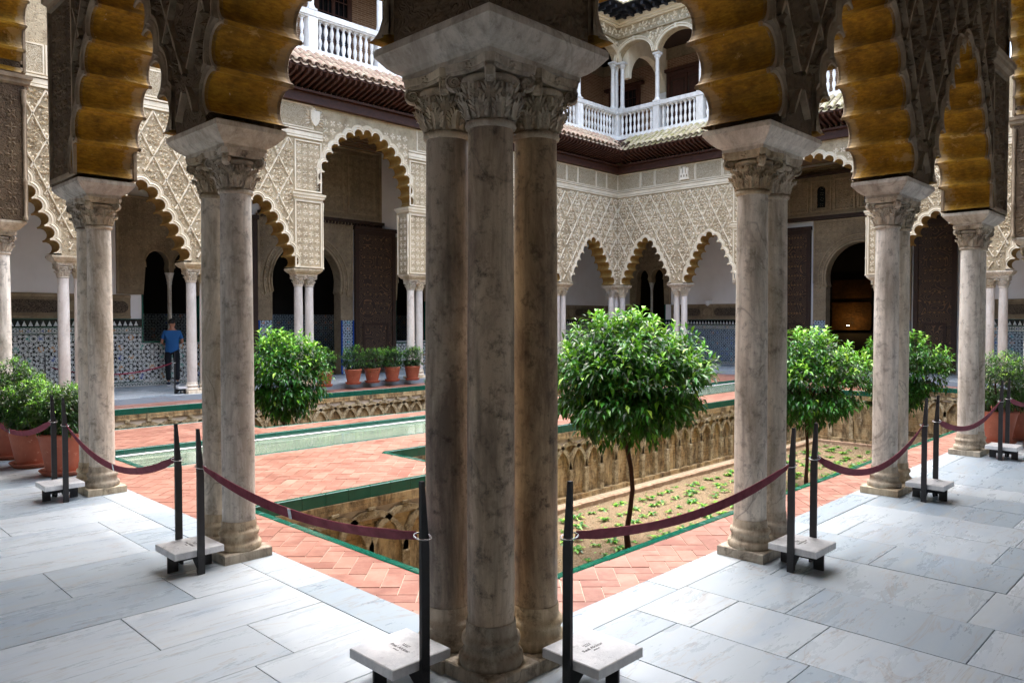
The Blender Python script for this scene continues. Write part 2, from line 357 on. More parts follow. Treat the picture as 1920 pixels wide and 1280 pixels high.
def m_mosaic(name, dens, white, ink, star1, star2, blue):
    """interlaced eight-fold star tiling in glazed tile, drawn from sums of waves along the wall"""
    k = NM(name, .22, .6); s = k.sep(); a = k.math('ADD', s[0], s[1]); z = s[2]; T = dens
    def cosw(u, v_, f): return k.math('COSINE', k.math('ADD', k.math('MULTIPLY', a, u*f), k.math('MULTIPLY', z, v_*f)))
    f = 2*PI/T
    w4 = [cosw(math.cos(q), math.sin(q), f) for q in (0, PI/4, PI/2, 3*PI/4)]
    sm = k.math('ADD', k.math('ADD', w4[0], w4[1]), k.math('ADD', w4[2], w4[3]))
    line = k.ramp(k.math('MULTIPLY_ADD', sm, .125, .5), [(0, 1.0), (.40, 1.0), (.43, 0.0), (.52, 0.0), (.55, 1.0), (.66, 1.0), (.69, 0.0), (1, 0.0)], 'LINEAR')
    cell = k.vor(k.comb(a, 0.0, z), 1/(T*2.4), 'F1', 'Color', .0)
    dist = k.vor(k.comb(a, 0.0, z), 1/(T*2.4), 'F1', 'Distance', .0)
    hue = k.sep(cell)[0] if False else k.n('ShaderNodeSeparateColor')
    k.put(hue.inputs[0], cell)
    cc = k.ramp(hue.outputs[0], [(0, ink), (.35, star1), (.55, blue), (.75, star2), (.9, ink)], 'CONSTANT')
    near = k.ramp(dist, [(.24, 1.0), (.30, 0.0)])
    dark = k.mix(near, ink, cc)
    k.col(k.mix(line, dark, white)); k.nrm(k.bump(line, .15, .003)); return k.m
M['mosaic'] = m_mosaic('star mosaic dado', .105, '#cfd2cd', '#10131a', '#b0762c', '#2f8474', '#27408c')
M['mosaic_blue'] = m_mosaic('blue star mosaic dado', .085, '#9fb0ba', '#1a2234', '#a5683a', '#2c7f8c', '#23418c')
M['mosaic_small'] = m_mosaic('fine mosaic band', .06, '#c8cbc6', '#15372f', '#b0762c', '#1f6a58', '#27408c')
M['black_tile'] = m_plain('black glazed tile', '#0c0f10', '#1a1e1f', 20, .2, 0, 30)
M['white_tile'] = m_plain('white glazed tile', '#d3d5d0', '#bfc3bf', 20, .2, 0, 30)
M['blue_tile'] = m_plain('blue glazed tile', '#173a86', '#24519e', 20, .2, 0, 30)
def m_frieze(name, c1, c2):
    k = NM(name, .8, .2); s = k.sep(); a = k.math('ADD', s[0], s[1]); v = k.comb(k.math('MULTIPLY', a, 1.0), 0.0, k.math('MULTIPLY', s[2], 1.0))
    d = k.vor(v, 17, 'DISTANCE_TO_EDGE'); e = k.noise(v, 22, 3, .5, 2.2)
    h = k.ramp(k.math('ABSOLUTE', k.math('SUBTRACT', e, .5)), [(.0, 1.0), (.05, 1.0), (.09, 0.0)])
    k.col(k.mix(k.math('MULTIPLY', h, .8), c2, c1)); k.nrm(k.bump(k.math('ADD', h, d), .8, .015)); return k.m
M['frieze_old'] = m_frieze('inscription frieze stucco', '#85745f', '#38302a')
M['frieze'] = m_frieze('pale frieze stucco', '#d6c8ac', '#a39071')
def m_door():
    k = NM('inlaid geometric door timber', .6, .3); s = k.sep(); a = k.math('ADD', s[0], s[1]); z = s[2]; f = 2*PI/.42
    w4 = [k.math('COSINE', k.math('ADD', k.math('MULTIPLY', a, math.cos(q)*f), k.math('MULTIPLY', z, math.sin(q)*f))) for q in (0, PI/4, PI/2, 3*PI/4)]
    sm = k.math('ADD', k.math('ADD', w4[0], w4[1]), k.math('ADD', w4[2], w4[3]))
    l = k.ramp(k.math('ABSOLUTE', k.math('SUBTRACT', k.math('FRACT', k.math('MULTIPLY', sm, .9)), .5)), [(.0, 1.0), (.06, 1.0), (.12, 0.0)])
    col = k.mix(k.noise(k.vec(), 7, 5), '#2e231b', '#413226')
    col = k.mix(k.math('MULTIPLY', l, .75), col, '#7d5c40'); k.col(col); k.nrm(k.bump(l, .6, .01)); return k.m
M['door'] = m_door()
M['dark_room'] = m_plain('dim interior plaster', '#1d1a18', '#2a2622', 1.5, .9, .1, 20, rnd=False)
M['gold'] = m_stucco('gilded carved stucco', '#4a3010', '#241707', '#0c0703', sc1=14)
M['stud'] = m_plain('dull brass stud', '#7a5a32', '#5d4426', 9, .5, .1, 30)
M['lamp_glass'] = m_plain('white glass sconce', '#dedbd6', '#ece9e4', 3, .4, 0, 3)
M['glass'] = m_plain('dark window glass', '#0d0f12', '#191c20', 3, .1, 0, 3)

# ------------------------------------------------------------------ court geometry
U, V = 21.25, 15.07          # the two far arcades' centre planes
BV, BU = 17.9, 24.3          # back walls of the far galleries
GZ = -.13                    # level of the brick paving
SX = .31                     # spacing of a column pair
TA = lambda x, y, z: (-y, x, z)             # near left arcade, local x along, local -y = court
TB = lambda x, y, z: (x, -y, z)             # near right arcade
TL = lambda x, y, z: (x, V+y, z)            # far left facade
TR = lambda x, y, z: (U+y, V-x, z)          # far right facade (x runs from the far corner)
CA = [2.75, 5.65, 9.6]; CB = [2.745, 5.515, 8.51, 12.3]
CL = [2.41, 5.05, 7.81, 11.45, 14.7, 17.95]; CR = [V-12.2, V-9.64, V-5.3, V-2.42]

# ---- setting: base ground, marble pavements
mb = MB(); mb.box(-60, 80, -60, 80, -1.9, -1.6); tag(mb.obj('ground', M['soil']), kind='structure')
mb = MB(); mb.box(-4.6, .20, -4.6, 19, -.3, -.012); mb.box(.20, 26, -4.6, .20, -.3, -.012)
mb.box(-4.6, 26, V-.22, 19, -.3, -.012); mb.box(U-.22, 26, .2, V-.22, -.3, -.012)
tag(mb.obj('gallery_floor', M['joint']), kind='structure')
floor_root = tag(bpy.data.objects.new('marble_pavement', None), kind='structure'); sc.collection.objects.link(floor_root)
slabs = []
def slab(x0, x1, y0, y1, g=.0025):
    slabs.append((x0+g, x1-g, y0+g, y1-g))
# left wing (x<-.06), rows along x at given y; right wing, rows along y at given x
rowsL = [(-.1, .42), (.42, .88), (.88, 1.39), (1.39, 1.98), (1.98, 2.53), (2.53, 3.18), (3.18, 3.78), (3.78, 4.33)]
brkL = {1: [-.75], 2: [-.54, -1.8], 3: [-1.0], 4: [-.57, -1.7], 5: [-1.09], 6: [-.4, -1.5], 7: [-.4, -1.2]}
y = 4.33
while y < 17.8:
    h = R.choice([.5, .56, .62, .66]); rowsL.append((y, y+h)); y += h
for i, (a, b) in enumerate(rowsL):
    if i == 0: continue
    xs = [-.06]+sorted([q for q in brkL.get(i, [])], reverse=True)
    x = xs[-1]
    while x > -4.0: x -= R.uniform(.85, 1.35); xs.append(max(x, -4.0))
    for p, q in zip(xs, xs[1:]):
        if p-q > .05: slab(q, p, a, b)
rowsR = [(.42, .62), (.62, 1.15), (1.15, 1.7), (1.7, 2.28), (2.28, 2.95), (2.95, 3.55), (3.55, 4.12)]
brkR = {1: [-.3, -1.05], 2: [-.385, -.93], 3: [-.67, -1.59], 4: [-.3, -1.455], 5: [-.69], 6: [-.25, -1.3]}
x = 4.12
while x < 21: 
    h = R.choice([.5, .56, .62, .66]); rowsR.append((x, x+h)); x += h
for i, (a, b) in enumerate(rowsR):
    ys = [-.02]+brkR.get(i, []); y = ys[-1]
    while y > -4: y -= R.uniform(.8, 1.35); ys.append(max(y, -4.0))
    for p, q in zip(ys, ys[1:]):
        if p-q > .05: slab(a, b, q, p)
# corner square
for i in range(8):
    for j in range(4):
        slab(-4+i*.55 if i else -4.2, min(-4+(i+1)*.55, .42) if i < 7 else .42, -4+j*1.0, -4+(j+1)*1.0 if j < 3 else -.1)
slab(-.06, .42, -.1, .2); slab(-.6, -.06, -.1, .42); slab(-1.5, -.6, -.1, .42)
# edge courses
y = .42; slab(-.06, .22, .2, .42)
while y < V-.25:
    h = min(R.uniform(.8, 1.5), V-.25-y); slab(-.06, .22, y, y+h); y += h
x = .42
while x < U-.25:
    h = min(R.uniform(.8, 1.5), U-.25-x); slab(x, x+h, -.02, .22); x += h
# far galleries
x = -.06
while x < BU:
    h = R.uniform(.6, 1.2); slab(x, min(x+h, BU), V-.22, V+.06)
    yy = V+.06
    while yy < BV: 
        d = R.uniform(.55, 1.0); slab(x, min(x+h, BU), yy, min(yy+d, BV)); yy += d
    x += h
y = .22
while y < V-.25:
    h = R.uniform(.6, 1.2); e = min(y+h, V-.22); slab(U-.22, U+.06, y, e); xx = U+.06
    while xx < BU: d = R.uniform(.6, 1.1); slab(xx, min(xx+d, BU), y, e); xx += d
    y += h
sl_px = []
for s_ in slabs:
    cx, cy = (s_[0]+s_[1])/2, (s_[2]+s_[3])/2
    a, b, D = px(cx, cy, 0); vis = any(inview(q, r, 0, 10) for q in (s_[0], s_[1], cx) for r in (s_[2], s_[3], cy))
    sl_px.append((0 if not vis else (s_[1]-s_[0])*(s_[3]-s_[2])/max(D, .5)**2, s_))
sl_px.sort(key=lambda t: -t[0])
rest = MB()
for i, (k_, s_) in enumerate(sl_px):
    dz = R.uniform(-.002, .0015)
    if i < 290 and k_ > 0:
        m_ = MB(); cx, cy = (s_[0]+s_[1])/2, (s_[2]+s_[3])/2
        m_.bbox(s_[0]-cx, s_[1]-cx, s_[2]-cy, s_[3]-cy, -.03, dz, .0018)
        m_.obj('marble_slab', M['floor'], floor_root, loc=(cx, cy, 0))
    else: rest.bbox(*s_, -.03, dz, .003)
tag(rest.obj('marble_slab', M['floor'], floor_root), kind='stuff')
mb = MB(); mb.box(-.06, U-.23, V-.232, V-.221, GZ, -.004); mb.box(U-.232, U-.221, .22, V-.232, GZ, -.004); mb.obj('marble_riser', M['floor'], floor_root)
# ---- garden beds, walks, pool
G1 = [(.95, .95), (20.3, .95), (20.3, 4.34), (17.75, 4.34), (17.75, 5.97), (3.73, 5.97), (3.73, 4.34), (.95, 4.34)]
G2 = [(.95, 10.95), (3.73, 10.95), (3.73, 9.4), (17.75, 9.4), (17.75, 10.95), (20.3, 10.95), (20.3, 14.0), (.95, 14.0)]
PX0, PX1, PY0, PY1 = 1.0, 20.2, 7.05, 8.75
regions = [(.22, .95, .22, 14.85), (.95, 20.3, .22, .95), (.95, 3.73, 4.34, 5.97), (17.75, 20.3, 4.34, 5.97), (.95, 20.3, 5.97, 7.05),
           (.95, 1.0, 7.05, 8.75), (20.2, 20.3, 7.05, 8.75), (.95, 20.3, 8.75, 9.4), (.95, 3.73, 9.4, 10.95), (17.75, 20.3, 9.4, 10.95),
           (.95, 20.3, 14.0, 14.85), (20.3, 21.03, .22, 14.85)]
mb = MB()
for r in regions: mb.box(r[0], r[1], r[2], r[3], -.5, GZ-.006)
tag(mb.obj('court_paving_bed', M['grout']), kind='structure')
pav = tag(bpy.data.objects.new('brick_paving', None), kind='structure'); sc.collection.objects.link(pav)
def clip(poly, x0, x1, y0, y1):
    for ax, lim, sg in ((0, x0, 1), (0, x1, -1), (1, y0, 1), (1, y1, -1)):
        out = []; n = len(poly)
        for i in range(n):
            p, q = poly[i], poly[(i+1) % n]; a = (p[ax]-lim)*sg; b = (q[ax]-lim)*sg
            if a >= 0: out.append(p)
            if (a > 0 > b) or (a < 0 < b):
                t = a/(a-b); out.append((p[0]+(q[0]-p[0])*t, p[1]+(q[1]-p[1])*t))
        poly = out
        if len(poly) < 3: return None
    return poly
tl = []; W_ = .137; c45 = math.sqrt(.5); gp = .0035
NR = int(24/W_)
for i in range(-NR, 2*NR):
    for j in range(-NR, 2*NR):
        k4 = (i-j) % 4
        if k4 == 0: rect = (i*W_, (i+2)*W_, j*W_, (j+1)*W_)      # lies along a
        elif k4 == 3: rect = (i*W_, (i+1)*W_, j*W_, (j+2)*W_)    # stands along b
        else: continue
        a0, a1, b0, b1 = rect[0]+gp, rect[1]-gp, rect[2]+gp, rect[3]-gp
        ca, cb = (a0+a1)/2, (b0+b1)/2; X = (ca-cb)*c45+8; Y = (ca+cb)*c45
        if not (-.2 < X < 21.5 and 0 < Y < 15.2): continue
        P4 = [((p-q)*c45+8, (p+q)*c45) for p, q in ((a0, b0), (a1, b0), (a1, b1), (a0, b1))]
        for r in regions:
            if X < r[0]-.3 or X > r[1]+.3 or Y < r[2]-.3 or Y > r[3]+.3: continue
            c = clip(P4, *r)
            if c: 
                ar = abs(sum(c[q][0]*c[(q+1) % len(c)][1]-c[(q+1) % len(c)][0]*c[q][1] for q in range(len(c))))/2
                if ar > .001:
                    D = px(X, Y, GZ)[2]; tl.append((ar/max(D, 1)**2.7 if inview(X, Y, GZ, 5) and not (X < .3 and Y > 9) else 0, c))
tl.sort(key=lambda t: -t[0]); rest = MB()
for i, (k_, c) in enumerate(tl):
    dz = GZ+R.uniform(-.002, .002)
    if i < 290: m_ = MB(); m_.prism(c, GZ-.02, dz); m_.obj('paver', M['paver'], pav)
    else: rest.prism(c, GZ-.02, dz)
tag(rest.obj('paver', M['paver'], pav), kind='stuff')
# soil
for nm, Gp, lab in (('garden_soil', G1, 1), ('garden_soil', G2, 2)):
    mb = MB(); xs = np.arange(.9, 20.4, .15)
    y0, y1 = min(p[1] for p in Gp)-.05, max(p[1] for p in Gp)+.05
    ys = np.arange(y0, y1+.15, .15); vv = []; ff = []
    for yy in ys:
        for xx in xs:
            vv.append((xx, yy, -1.5+.018*math.sin(xx*3.1+yy)*math.cos(yy*4.3)+R.uniform(-.012, .012)))
    nx = len(xs)
    for j in range(len(ys)-1):
        for i in range(nx-1): ff.append((j*nx+i, j*nx+i+1, (j+1)*nx+i+1, (j+1)*nx+i))
    mb.add(vv, ff, 0, True); tag(mb.obj(nm, M['soil']), kind='structure')
# pool
mb = MB(); mb.box(PX0-.02, PX1+.02, PY0-.02, PY1+.02, -1.0, -.55)
tag(mb.obj('pool_floor', M['grout']), kind='structure')
mb = MB(); mb.add([(PX0, PY0, -.20), (PX1, PY0, -.20), (PX1, PY1, -.20), (PX0, PY1, -.20)], [(0, 1, 2, 3)]); tag(mb.obj('pool_water', M['water']), kind='structure')
t = empty('pool_basin', 'long shallow pool basin with white marble channel between two brick walks', 'pool basin')
mb = MB(); mb.box(PX0-.1, PX1+.1, PY0-.12, PY0, -.6, GZ-.05); mb.box(PX0-.1, PX1+.1, PY1, PY1+.12, -.6, GZ-.05); mb.box(PX0-.1, PX0, PY0, PY1, -.6, GZ-.05); mb.box(PX1, PX1+.1, PY0, PY1, -.6, GZ-.05)
mb.obj('basin_wall', M['plaster'], t)
mb = MB(); mb.bbox(PX0, PX1, PY1-.13, PY1-.064, -.4, -.19, .01); mb.obj('channel_kerb', M['block'], t)
mb = MB(); mb.box(PX0, PX1, PY1-.17, PY1-.135, -.4, -.195); mb.obj('channel_joint', M['black_tile'], t)
mb = MB(); mb.bbox(PX0, PX1, PY0+.064, PY0+.30, -.45, -.192, .01); mb.obj('near_ledge', M['pool_stone'], t)

def tile_edging(name, label, segs):
    """segs: (x0,y0,x1,y1, outward normal of garden side); glazed tiles .28 long"""
    root = empty(name, label, 'tile edging'); cache = {}; n = 0
    for (x0, y0, x1, y1, nx, ny) in segs:
        L = math.hypot(x1-x0, y1-y0); k = max(1, round(L/.285)); d = L/k; ux, uy = (x1-x0)/L, (y1-y0)/L
        key = round(d, 4)
        if key not in cache:
            m_ = MB(); m_.bbox(.002, d-.002, -.058, .012, -.125, .004, .006); cache[key] = m_.mesh('edging_tile', [M['green_tile']])
        for i in range(k):
            o = link('edging_tile', cache[key], root, (x0+ux*d*i, y0+uy*d*i, GZ+.004))
            # local +y must point to the garden side
            ang = math.atan2(uy, ux); o.rotation_euler = (0, 0, ang)
            if (-uy*nx+ux*ny) < 0:
                o.rotation_euler = (0, 0, ang+PI); o.location = (x0+ux*d*(i+1), y0+uy*d*(i+1), GZ+.004)
def loop_segs(Gp):
    out = []; n = len(Gp); A = sum(Gp[i][0]*Gp[(i+1) % n][1]-Gp[(i+1) % n][0]*Gp[i][1] for i in range(n))
    for i in range(n):
        (x0, y0), (x1, y1) = Gp[i], Gp[(i+1) % n]; L = math.hypot(x1-x0, y1-y0); nx, ny = -(y1-y0)/L, (x1-x0)/L
        if A < 0: nx, ny = -nx, -ny
        out.append((x0, y0, x1, y1, nx, ny))
    return out
tile_edging('tile_edging', 'dark green glazed tile edging around the nearer sunken bed', loop_segs(G1))
tile_edging('tile_edging', 'dark green glazed tile edging around the bed beyond the pool', loop_segs(G2))
tile_edging('tile_edging', 'green glazed tile edging along the long pool', loop_segs([(PX0, PY0), (PX1, PY0), (PX1, PY1), (PX0, PY1)]))

def garden_wall(seg, label, arches=True, pitch=.43):
    x0, y0, x1, y1, nx, ny = seg; L = math.hypot(x1-x0, y1-y0); ux, uy = (x1-x0)/L, (y1-y0)/L
    T = lambda x, y, z: (x0+ux*x+nx*y, y0+uy*x+ny*y, z)
    root = empty('garden_wall', label, 'garden wall', 'sunken bed walls'); root['kind'] = 'thing'
    mb = MB(); mb.box(0, L, -.25, -.02, -1.6, GZ-.12); mb.box(0, L, -.02, .03, GZ-.23, GZ-.125); mb.box(0, L, -.02, .07, -1.6, -1.38)
    mb.obj('wall_face', M['garden_wall'], root, T)
    if not arches: return
    n = int(L/pitch); p = L/n; r = p; zs = -.93
    if not any(inview(*T(L*q, 0, -.5), 200) for q in (0, .25, .5, .75, 1)): return
    def ring(mb, cx):
        q = []; N = 12
        ps = []
        for i in range(N+1):
            a = PI-PI*i/N; ps.append((cx+(r+.035)*math.cos(a), zs+(r+.035)*math.sin(a)*1.08, cx+(r-.035)*math.cos(a), zs+(r-.035)*math.sin(a)*1.08))
        vv = []
        for (a, b, c, d) in ps: 
            j = R.uniform(-.02, .02) if L < 4 else R.uniform(-.01, .01); vv += [(a+j, -.02, b+j), (a+j, .035, b), (c, .035, d+j), (c, -.02, d+j)]
        ff = []
        for i in range(N):
            for k_ in range(3): ff.append((4*i+k_, 4*i+k_+1, 4*i+5+k_, 4*i+4+k_))
        mb.add(vv, ff)
    for i in range(1, n):
        c = T(i*p, 0, -.7)
        if not inview(*c, 120): continue
        m_ = MB(); ring(m_, i*p)
        m_.obj('blind_arch', M['garden_arch'], root, T)
        m_ = MB(); m_.bbox(i*p-.05, i*p+.05, -.02, .05, -1.4, zs+.01, .01); m_.obj('leg', M['garden_arch'], root, T)
        m_ = MB(); z1 = GZ-.225; m_.box(i*p-.045, i*p+.045, -.02, .05, zs+r*1.08+.045, z1)
        m_.obj('boss', M['garden_arch'], root, T)
gs = loop_segs(G1); nm = ['near long side under the brick walk', 'far end of the nearer bed', 'stepped return at the far end', 'short cross wall at the far end', 'long side of the nearer bed below the pool walk',
      'short cross return near the left corner', 'dark mossy wall under the brick terrace in the left corner', 'left end of the nearer bed under the walk']
for i, s_ in enumerate(gs): garden_wall(s_, 'stained arch-relief wall, '+nm[i], arches=i not in (0, 7))
gs2 = loop_segs(G2)
for i, s_ in enumerate(gs2):
    garden_wall(s_, 'pale arch-relief wall of farther bed, '+['left cross side', 'left notch', 'pool side', 'right notch', 'right cross side', 'right end', 'side below the potted shrubs', 'left end'][i], arches=i in (5, 6))
# kerbs and gravel path inside bed 1
t = empty('bed_kerb', 'low worn brick kerb running along the nearer bed beside the gravel strip', 'kerb')
for k_ in range(44):
    xx = 4.1+k_*.31
    if xx > 17.4: break
    m_ = MB(); m_.bbox(0, .30, 0, .09, 0, .1, .012); o = m_.obj('kerb_brick', M['kerb'], t, loc=(xx, 5.55+R.uniform(-.004, .004), -1.52+R.uniform(-.004, .004)))
for k_ in range(12):
    m_ = MB(); m_.bbox(0, .09, 0, .30, 0, .1, .012); m_.obj('kerb_brick', M['kerb'], t, loc=(17.33, 5.3-k_*.31, -1.52))
mb = MB(); mb.box(3.8, 17.7, 5.645, 5.9, -1.6, -1.465); tag(mb.obj('gravel_strip', M['gravel']), kind='stuff', label='pale gravel strip at the foot of the garden wall')

# ------------------------------------------------------------------ columns
def column_mesh():
    base = MB()
    base.lathe([(.0, .065), (.150, .065), (.155, .085), (.154, .105), (.146, .118), (.138, .120), (.132, .135), (.128, .158), (.131, .166), (.138, .168), (.141, .18), (.138, .196), (.126, .202), (.121, .215), (.1205, .225), (.1195, .262), (.1165, .268)], 28)
    sh = MB(); pr = []
    for i in range(9):
        q = i/8; pr.append((.1125-.008*q+.003*math.sin(q*PI), .262+q*(2.572-.262)))
    sh.lathe(pr, 28)
    cp = MB()
    cp.lathe([(.106, 2.566), (.117, 2.572), (.120, 2.584), (.117, 2.597), (.104, 2.601), (.101, 2.605), (.102, 2.66), (.107, 2.72), (.118, 2.765), (.10, 2.77)], 24)
    cp.lathe([(.108, 2.762), (.128, 2.768), (.138, 2.782), (.136, 2.797), (.12, 2.803), (.09, 2.804)], 24)
    # acanthus leaves in two tiers, each with side lobes
    for tier, (n_, off, zs_, rr_, sc_) in enumerate(((8, 0.0, 1.0, 0.0, 1.0), (8, PI/8, .58, .007, .9))):
        for kk in range(n_):
            a = off+kk*2*PI/n_; ca, sa = math.cos(a), math.sin(a)
            prof = [(.105, 0, .020), (.110, .035, .036), (.114, .068, .042), (.121, .098, .040), (.134, .120, .030), (.148, .128, .018), (.154, .117, .004)]
            pz = lambda q: 2.603+q*zs_*1.08
            vv = []
            for j, (r, z, wd) in enumerate(prof):
                wj = wd*sc_
                for sg_, dr in ((-1, -.014), (-.5, .002), (0, .013), (.5, .002), (1, -.014)):
                    rr = r+dr+rr_; q = sg_*wj; vv.append((rr*ca-q*sa, rr*sa+q*ca, pz(z)))
            cp.add(vv, [(j*5+i, j*5+i+1, (j+1)*5+i+1, (j+1)*5+i) for j in range(6) for i in range(4)], 0, False)
            for j in range(1, 6):
                r, z, wd = prof[j]
                for sg_ in (-1, 1):
                    q0 = sg_*wd*.55*sc_; q1 = sg_*(wd*1.35+.004)*sc_; z0_, z1_ = pz(z), pz(z)+.020*sc_
                    P3 = [(r+rr_+.003, q0, z0_-.012), (r+rr_+.012, (q0+q1)/2, (z0_+z1_)/2), (r+rr_+.016, q1, z1_), (r+rr_-.004, (q0+q1)/2, z0_-.016), (r+rr_-.004, q0, z1_+.002)]
                    cp.add([(R_*ca-q*sa, R_*sa+q*ca, z_) for R_, q, z_ in P3], [(0, 1, 4), (1, 2, 4), (0, 3, 1), (3, 2, 1)], 0)
    for kk in range(8):
        a2 = kk*PI/4+PI/8; c2, s2 = math.cos(a2), math.sin(a2)
        cp.tube([(.106*c2, .106*s2, 2.66), (.114*c2, .114*s2, 2.70), (.128*c2, .128*s2, 2.742), (.142*c2, .142*s2, 2.757)], [.007, .008, .011, .006], 5)
    # volutes at the four corners
    for kk in range(4):
        a = PI/4+kk*PI/2; ca, sa = math.cos(a), math.sin(a)
        for side in (-1, 1):
            pts = []; rad = []
            for j in range(20):
                q = j/19; th = PI*.62-q*3.3*PI; rr = .044*(1-q*.86)
                rc = .168+rr*math.cos(th); z = 2.786+rr*math.sin(th)
                pts.append((rc*ca-side*.017*sa, rc*sa+side*.017*ca, z)); rad.append(.0085*(1-.45*q))
            pts.insert(0, (.10*ca-side*.03*sa, .10*sa+side*.03*ca, 2.822)); rad.insert(0, .009)
            cp.tube(pts, rad, 5)
        loop = []
        for j in range(12): th = 2*PI*j/12; loop.append((.168+.04*math.cos(th), 2.786+.04*math.sin(th)))
        vv = [(x*ca-s_*.014*sa, x*sa+s_*.014*ca, z) for s_ in (-1, 1) for x, z in loop]
        cp.add(vv, [tuple(range(12)), tuple(range(23, 11, -1))]+[(i, (i+1) % 12, 12+(i+1) % 12, 12+i) for i in range(12)], 0)
    # concave abacus and its flowers
    lp = []
    for kk in range(4):
        a = PI/4+kk*PI/2; c = (.215*math.cos(a), .215*math.sin(a)); nx_ = a+PI/2; d = (.215*math.cos(nx_), .215*math.sin(nx_))
        cut = .022; tx, ty = -math.sin(a)*cut, math.cos(a)*cut
        lp += [(c[0]-tx, c[1]-ty), (c[0]+tx, c[1]+ty)]
        am = a+PI/4
        for q in (.25, .5, .75):
            m_ = (c[0]+tx)*(1-q)+(d[0]-(-math.sin(nx_)*cut))*q, (c[1]+ty)*(1-q)+(d[1]-(math.cos(nx_)*cut))*q
            k_ = math.sin(q*PI)*.026; lp.append((m_[0]-math.cos(am)*k_, m_[1]-math.sin(am)*k_))
    k_ = len(lp)
    for z0, z1, s0, s1 in ((2.812, 2.826, .86, .90), (2.826, 2.833, .95, .97), (2.833, 2.862, .97, 1.0)):
        cp.add([(x*s0, y*s0, z0) for x, y in lp]+[(x*s1, y*s1, z1) for x, y in lp], [(i, (i+1) % k_, k_+(i+1) % k_, k_+i) for i in range(k_)]+[tuple(range(k_, 2*k_)), tuple(range(k_-1, -1, -1))])
    for kk in range(4):
        a = kk*PI/2; ca, sa = math.cos(a), math.sin(a)
        for q in range(5):
            b = q*2*PI/5; yy, zz = .016*math.cos(b), .016*math.sin(b)
            c = (.135*ca-yy*sa, .135*sa+yy*ca, 2.838+zz); s_ = .0105
            cp.add([(c[0]+s_*ca*1.6, c[1]+s_*sa*1.6, c[2])]+[(c[0]+s_*math.cos(w_)*-sa, c[1]+s_*math.cos(w_)*ca, c[2]+s_*math.sin(w_)) for w_ in (0, 1.26, 2.5, 3.77, 5.03)],
                   [(0, 1+i, 1+(i+1) % 5) for i in range(5)])
    return base, sh, cp
_b, _s, _c = column_mesh()
def col_proto(mshaft, mcap, name='marble_column'):
    r = empty(name, 'x', 'column', 'marble columns of the lower arcades', (0, 0, -50)); r['kind'] = 'thing'
    m_ = MB(); m_.bbox(-.153, .153, -.175, .175, 0, .067, .006); m_.obj('plinth', mcap, r)
    link('base', _b.mesh('base', [mcap]), r); link('shaft', _s.mesh('shaft', [mshaft]), r); link('capital', _c.mesh('capital', [mcap]), r)
    return r
corner_p = col_proto(M['column_dark'], M['capital']); near_p = col_proto(M['column'], M['capital']); far_p = col_proto(M['column_pale'], M['capital_pale'])
used_p = set()
def place_col(p, x, y, rz, label, group='marble columns of the lower arcades'):
    if p.name not in used_p:
        used_p.add(p.name)
        reg(p); DONE.add(p.name); p.location = (x, y, 0); p.rotation_euler = (0, 0, rz); p['label'] = label; p['group'] = group; return p
    return dup(p, (x, y, 0), rz, label, group)
place_col(corner_p, 0, 0, 0, 'middle marble column of the corner trio, standing nearest the viewer')
place_col(corner_p, 0, SX, PI/2, 'marble column of the corner trio just behind the left black post')
place_col(corner_p, SX, 0, 0, 'marble column of the corner trio just behind the right black post')
whereA = ['second support left of the corner, behind the two slim posts', 'left support beside the three big potted shrubs', 'support at the extreme left edge, almost out of frame']
for c, w_ in zip(CA, whereA):
    place_col(near_p, 0, c-SX/2, PI/2, 'nearer marble column, '+w_)
    place_col(near_p, 0, c+SX/2, PI/2, 'rear half-hidden column, '+w_)
whereB = ['right of the big orange tree', 'between the middle and farthest right stanchions', 'nearest the potted shrubs at right', 'at the extreme right edge, almost out of frame']
for c, w_ in zip(CB, whereB):
    place_col(near_p, c-SX/2, 0, 0, 'front column of near pair '+w_)
    place_col(near_p, c+SX/2, 0, 0, 'rear half-hidden column of near pair '+w_)
whereL = ['behind the left potted shrubs', 'beside the man in the blue shirt', 'left jamb of the great arch behind the small tree', 'right jamb of the great arch behind the corner trio', 'hidden behind the corner trio', 'next to the far corner on its left']
for c, w_ in zip(CL, whereL):
    place_col(far_p, c-SX/2, V, 0, 'left pale column of far pair '+w_); place_col(far_p, c+SX/2, V, 0, 'right pale column of far pair '+w_)
whereR = ['next to the far corner on its right', 'behind the big near column right of the orange tree', 'right jamb of the dark horseshoe doorway arch', 'at right before the blue mosaic wall']
for c, w_ in zip(CR, whereR):
    place_col(far_p, U, V-c+SX/2, PI/2, 'left pale column of far pair '+w_); place_col(far_p, U, V-c-SX/2, PI/2, 'right pale column of far pair '+w_)
place_col(far_p, U, V, 0, 'middle column of the far corner trio behind the orange tree')
place_col(far_p, U-SX, V, 0, 'left column of the far corner trio behind the orange tree')
place_col(far_p, U, V-SX, PI/2, 'right column of the far corner trio behind the orange tree')
place_col(far_p, 0, V, 0, 'pale column at the far left corner of the court, out of sight'); place_col(far_p, U, 0, 0, 'pale column at the far right corner of the court, out of sight')

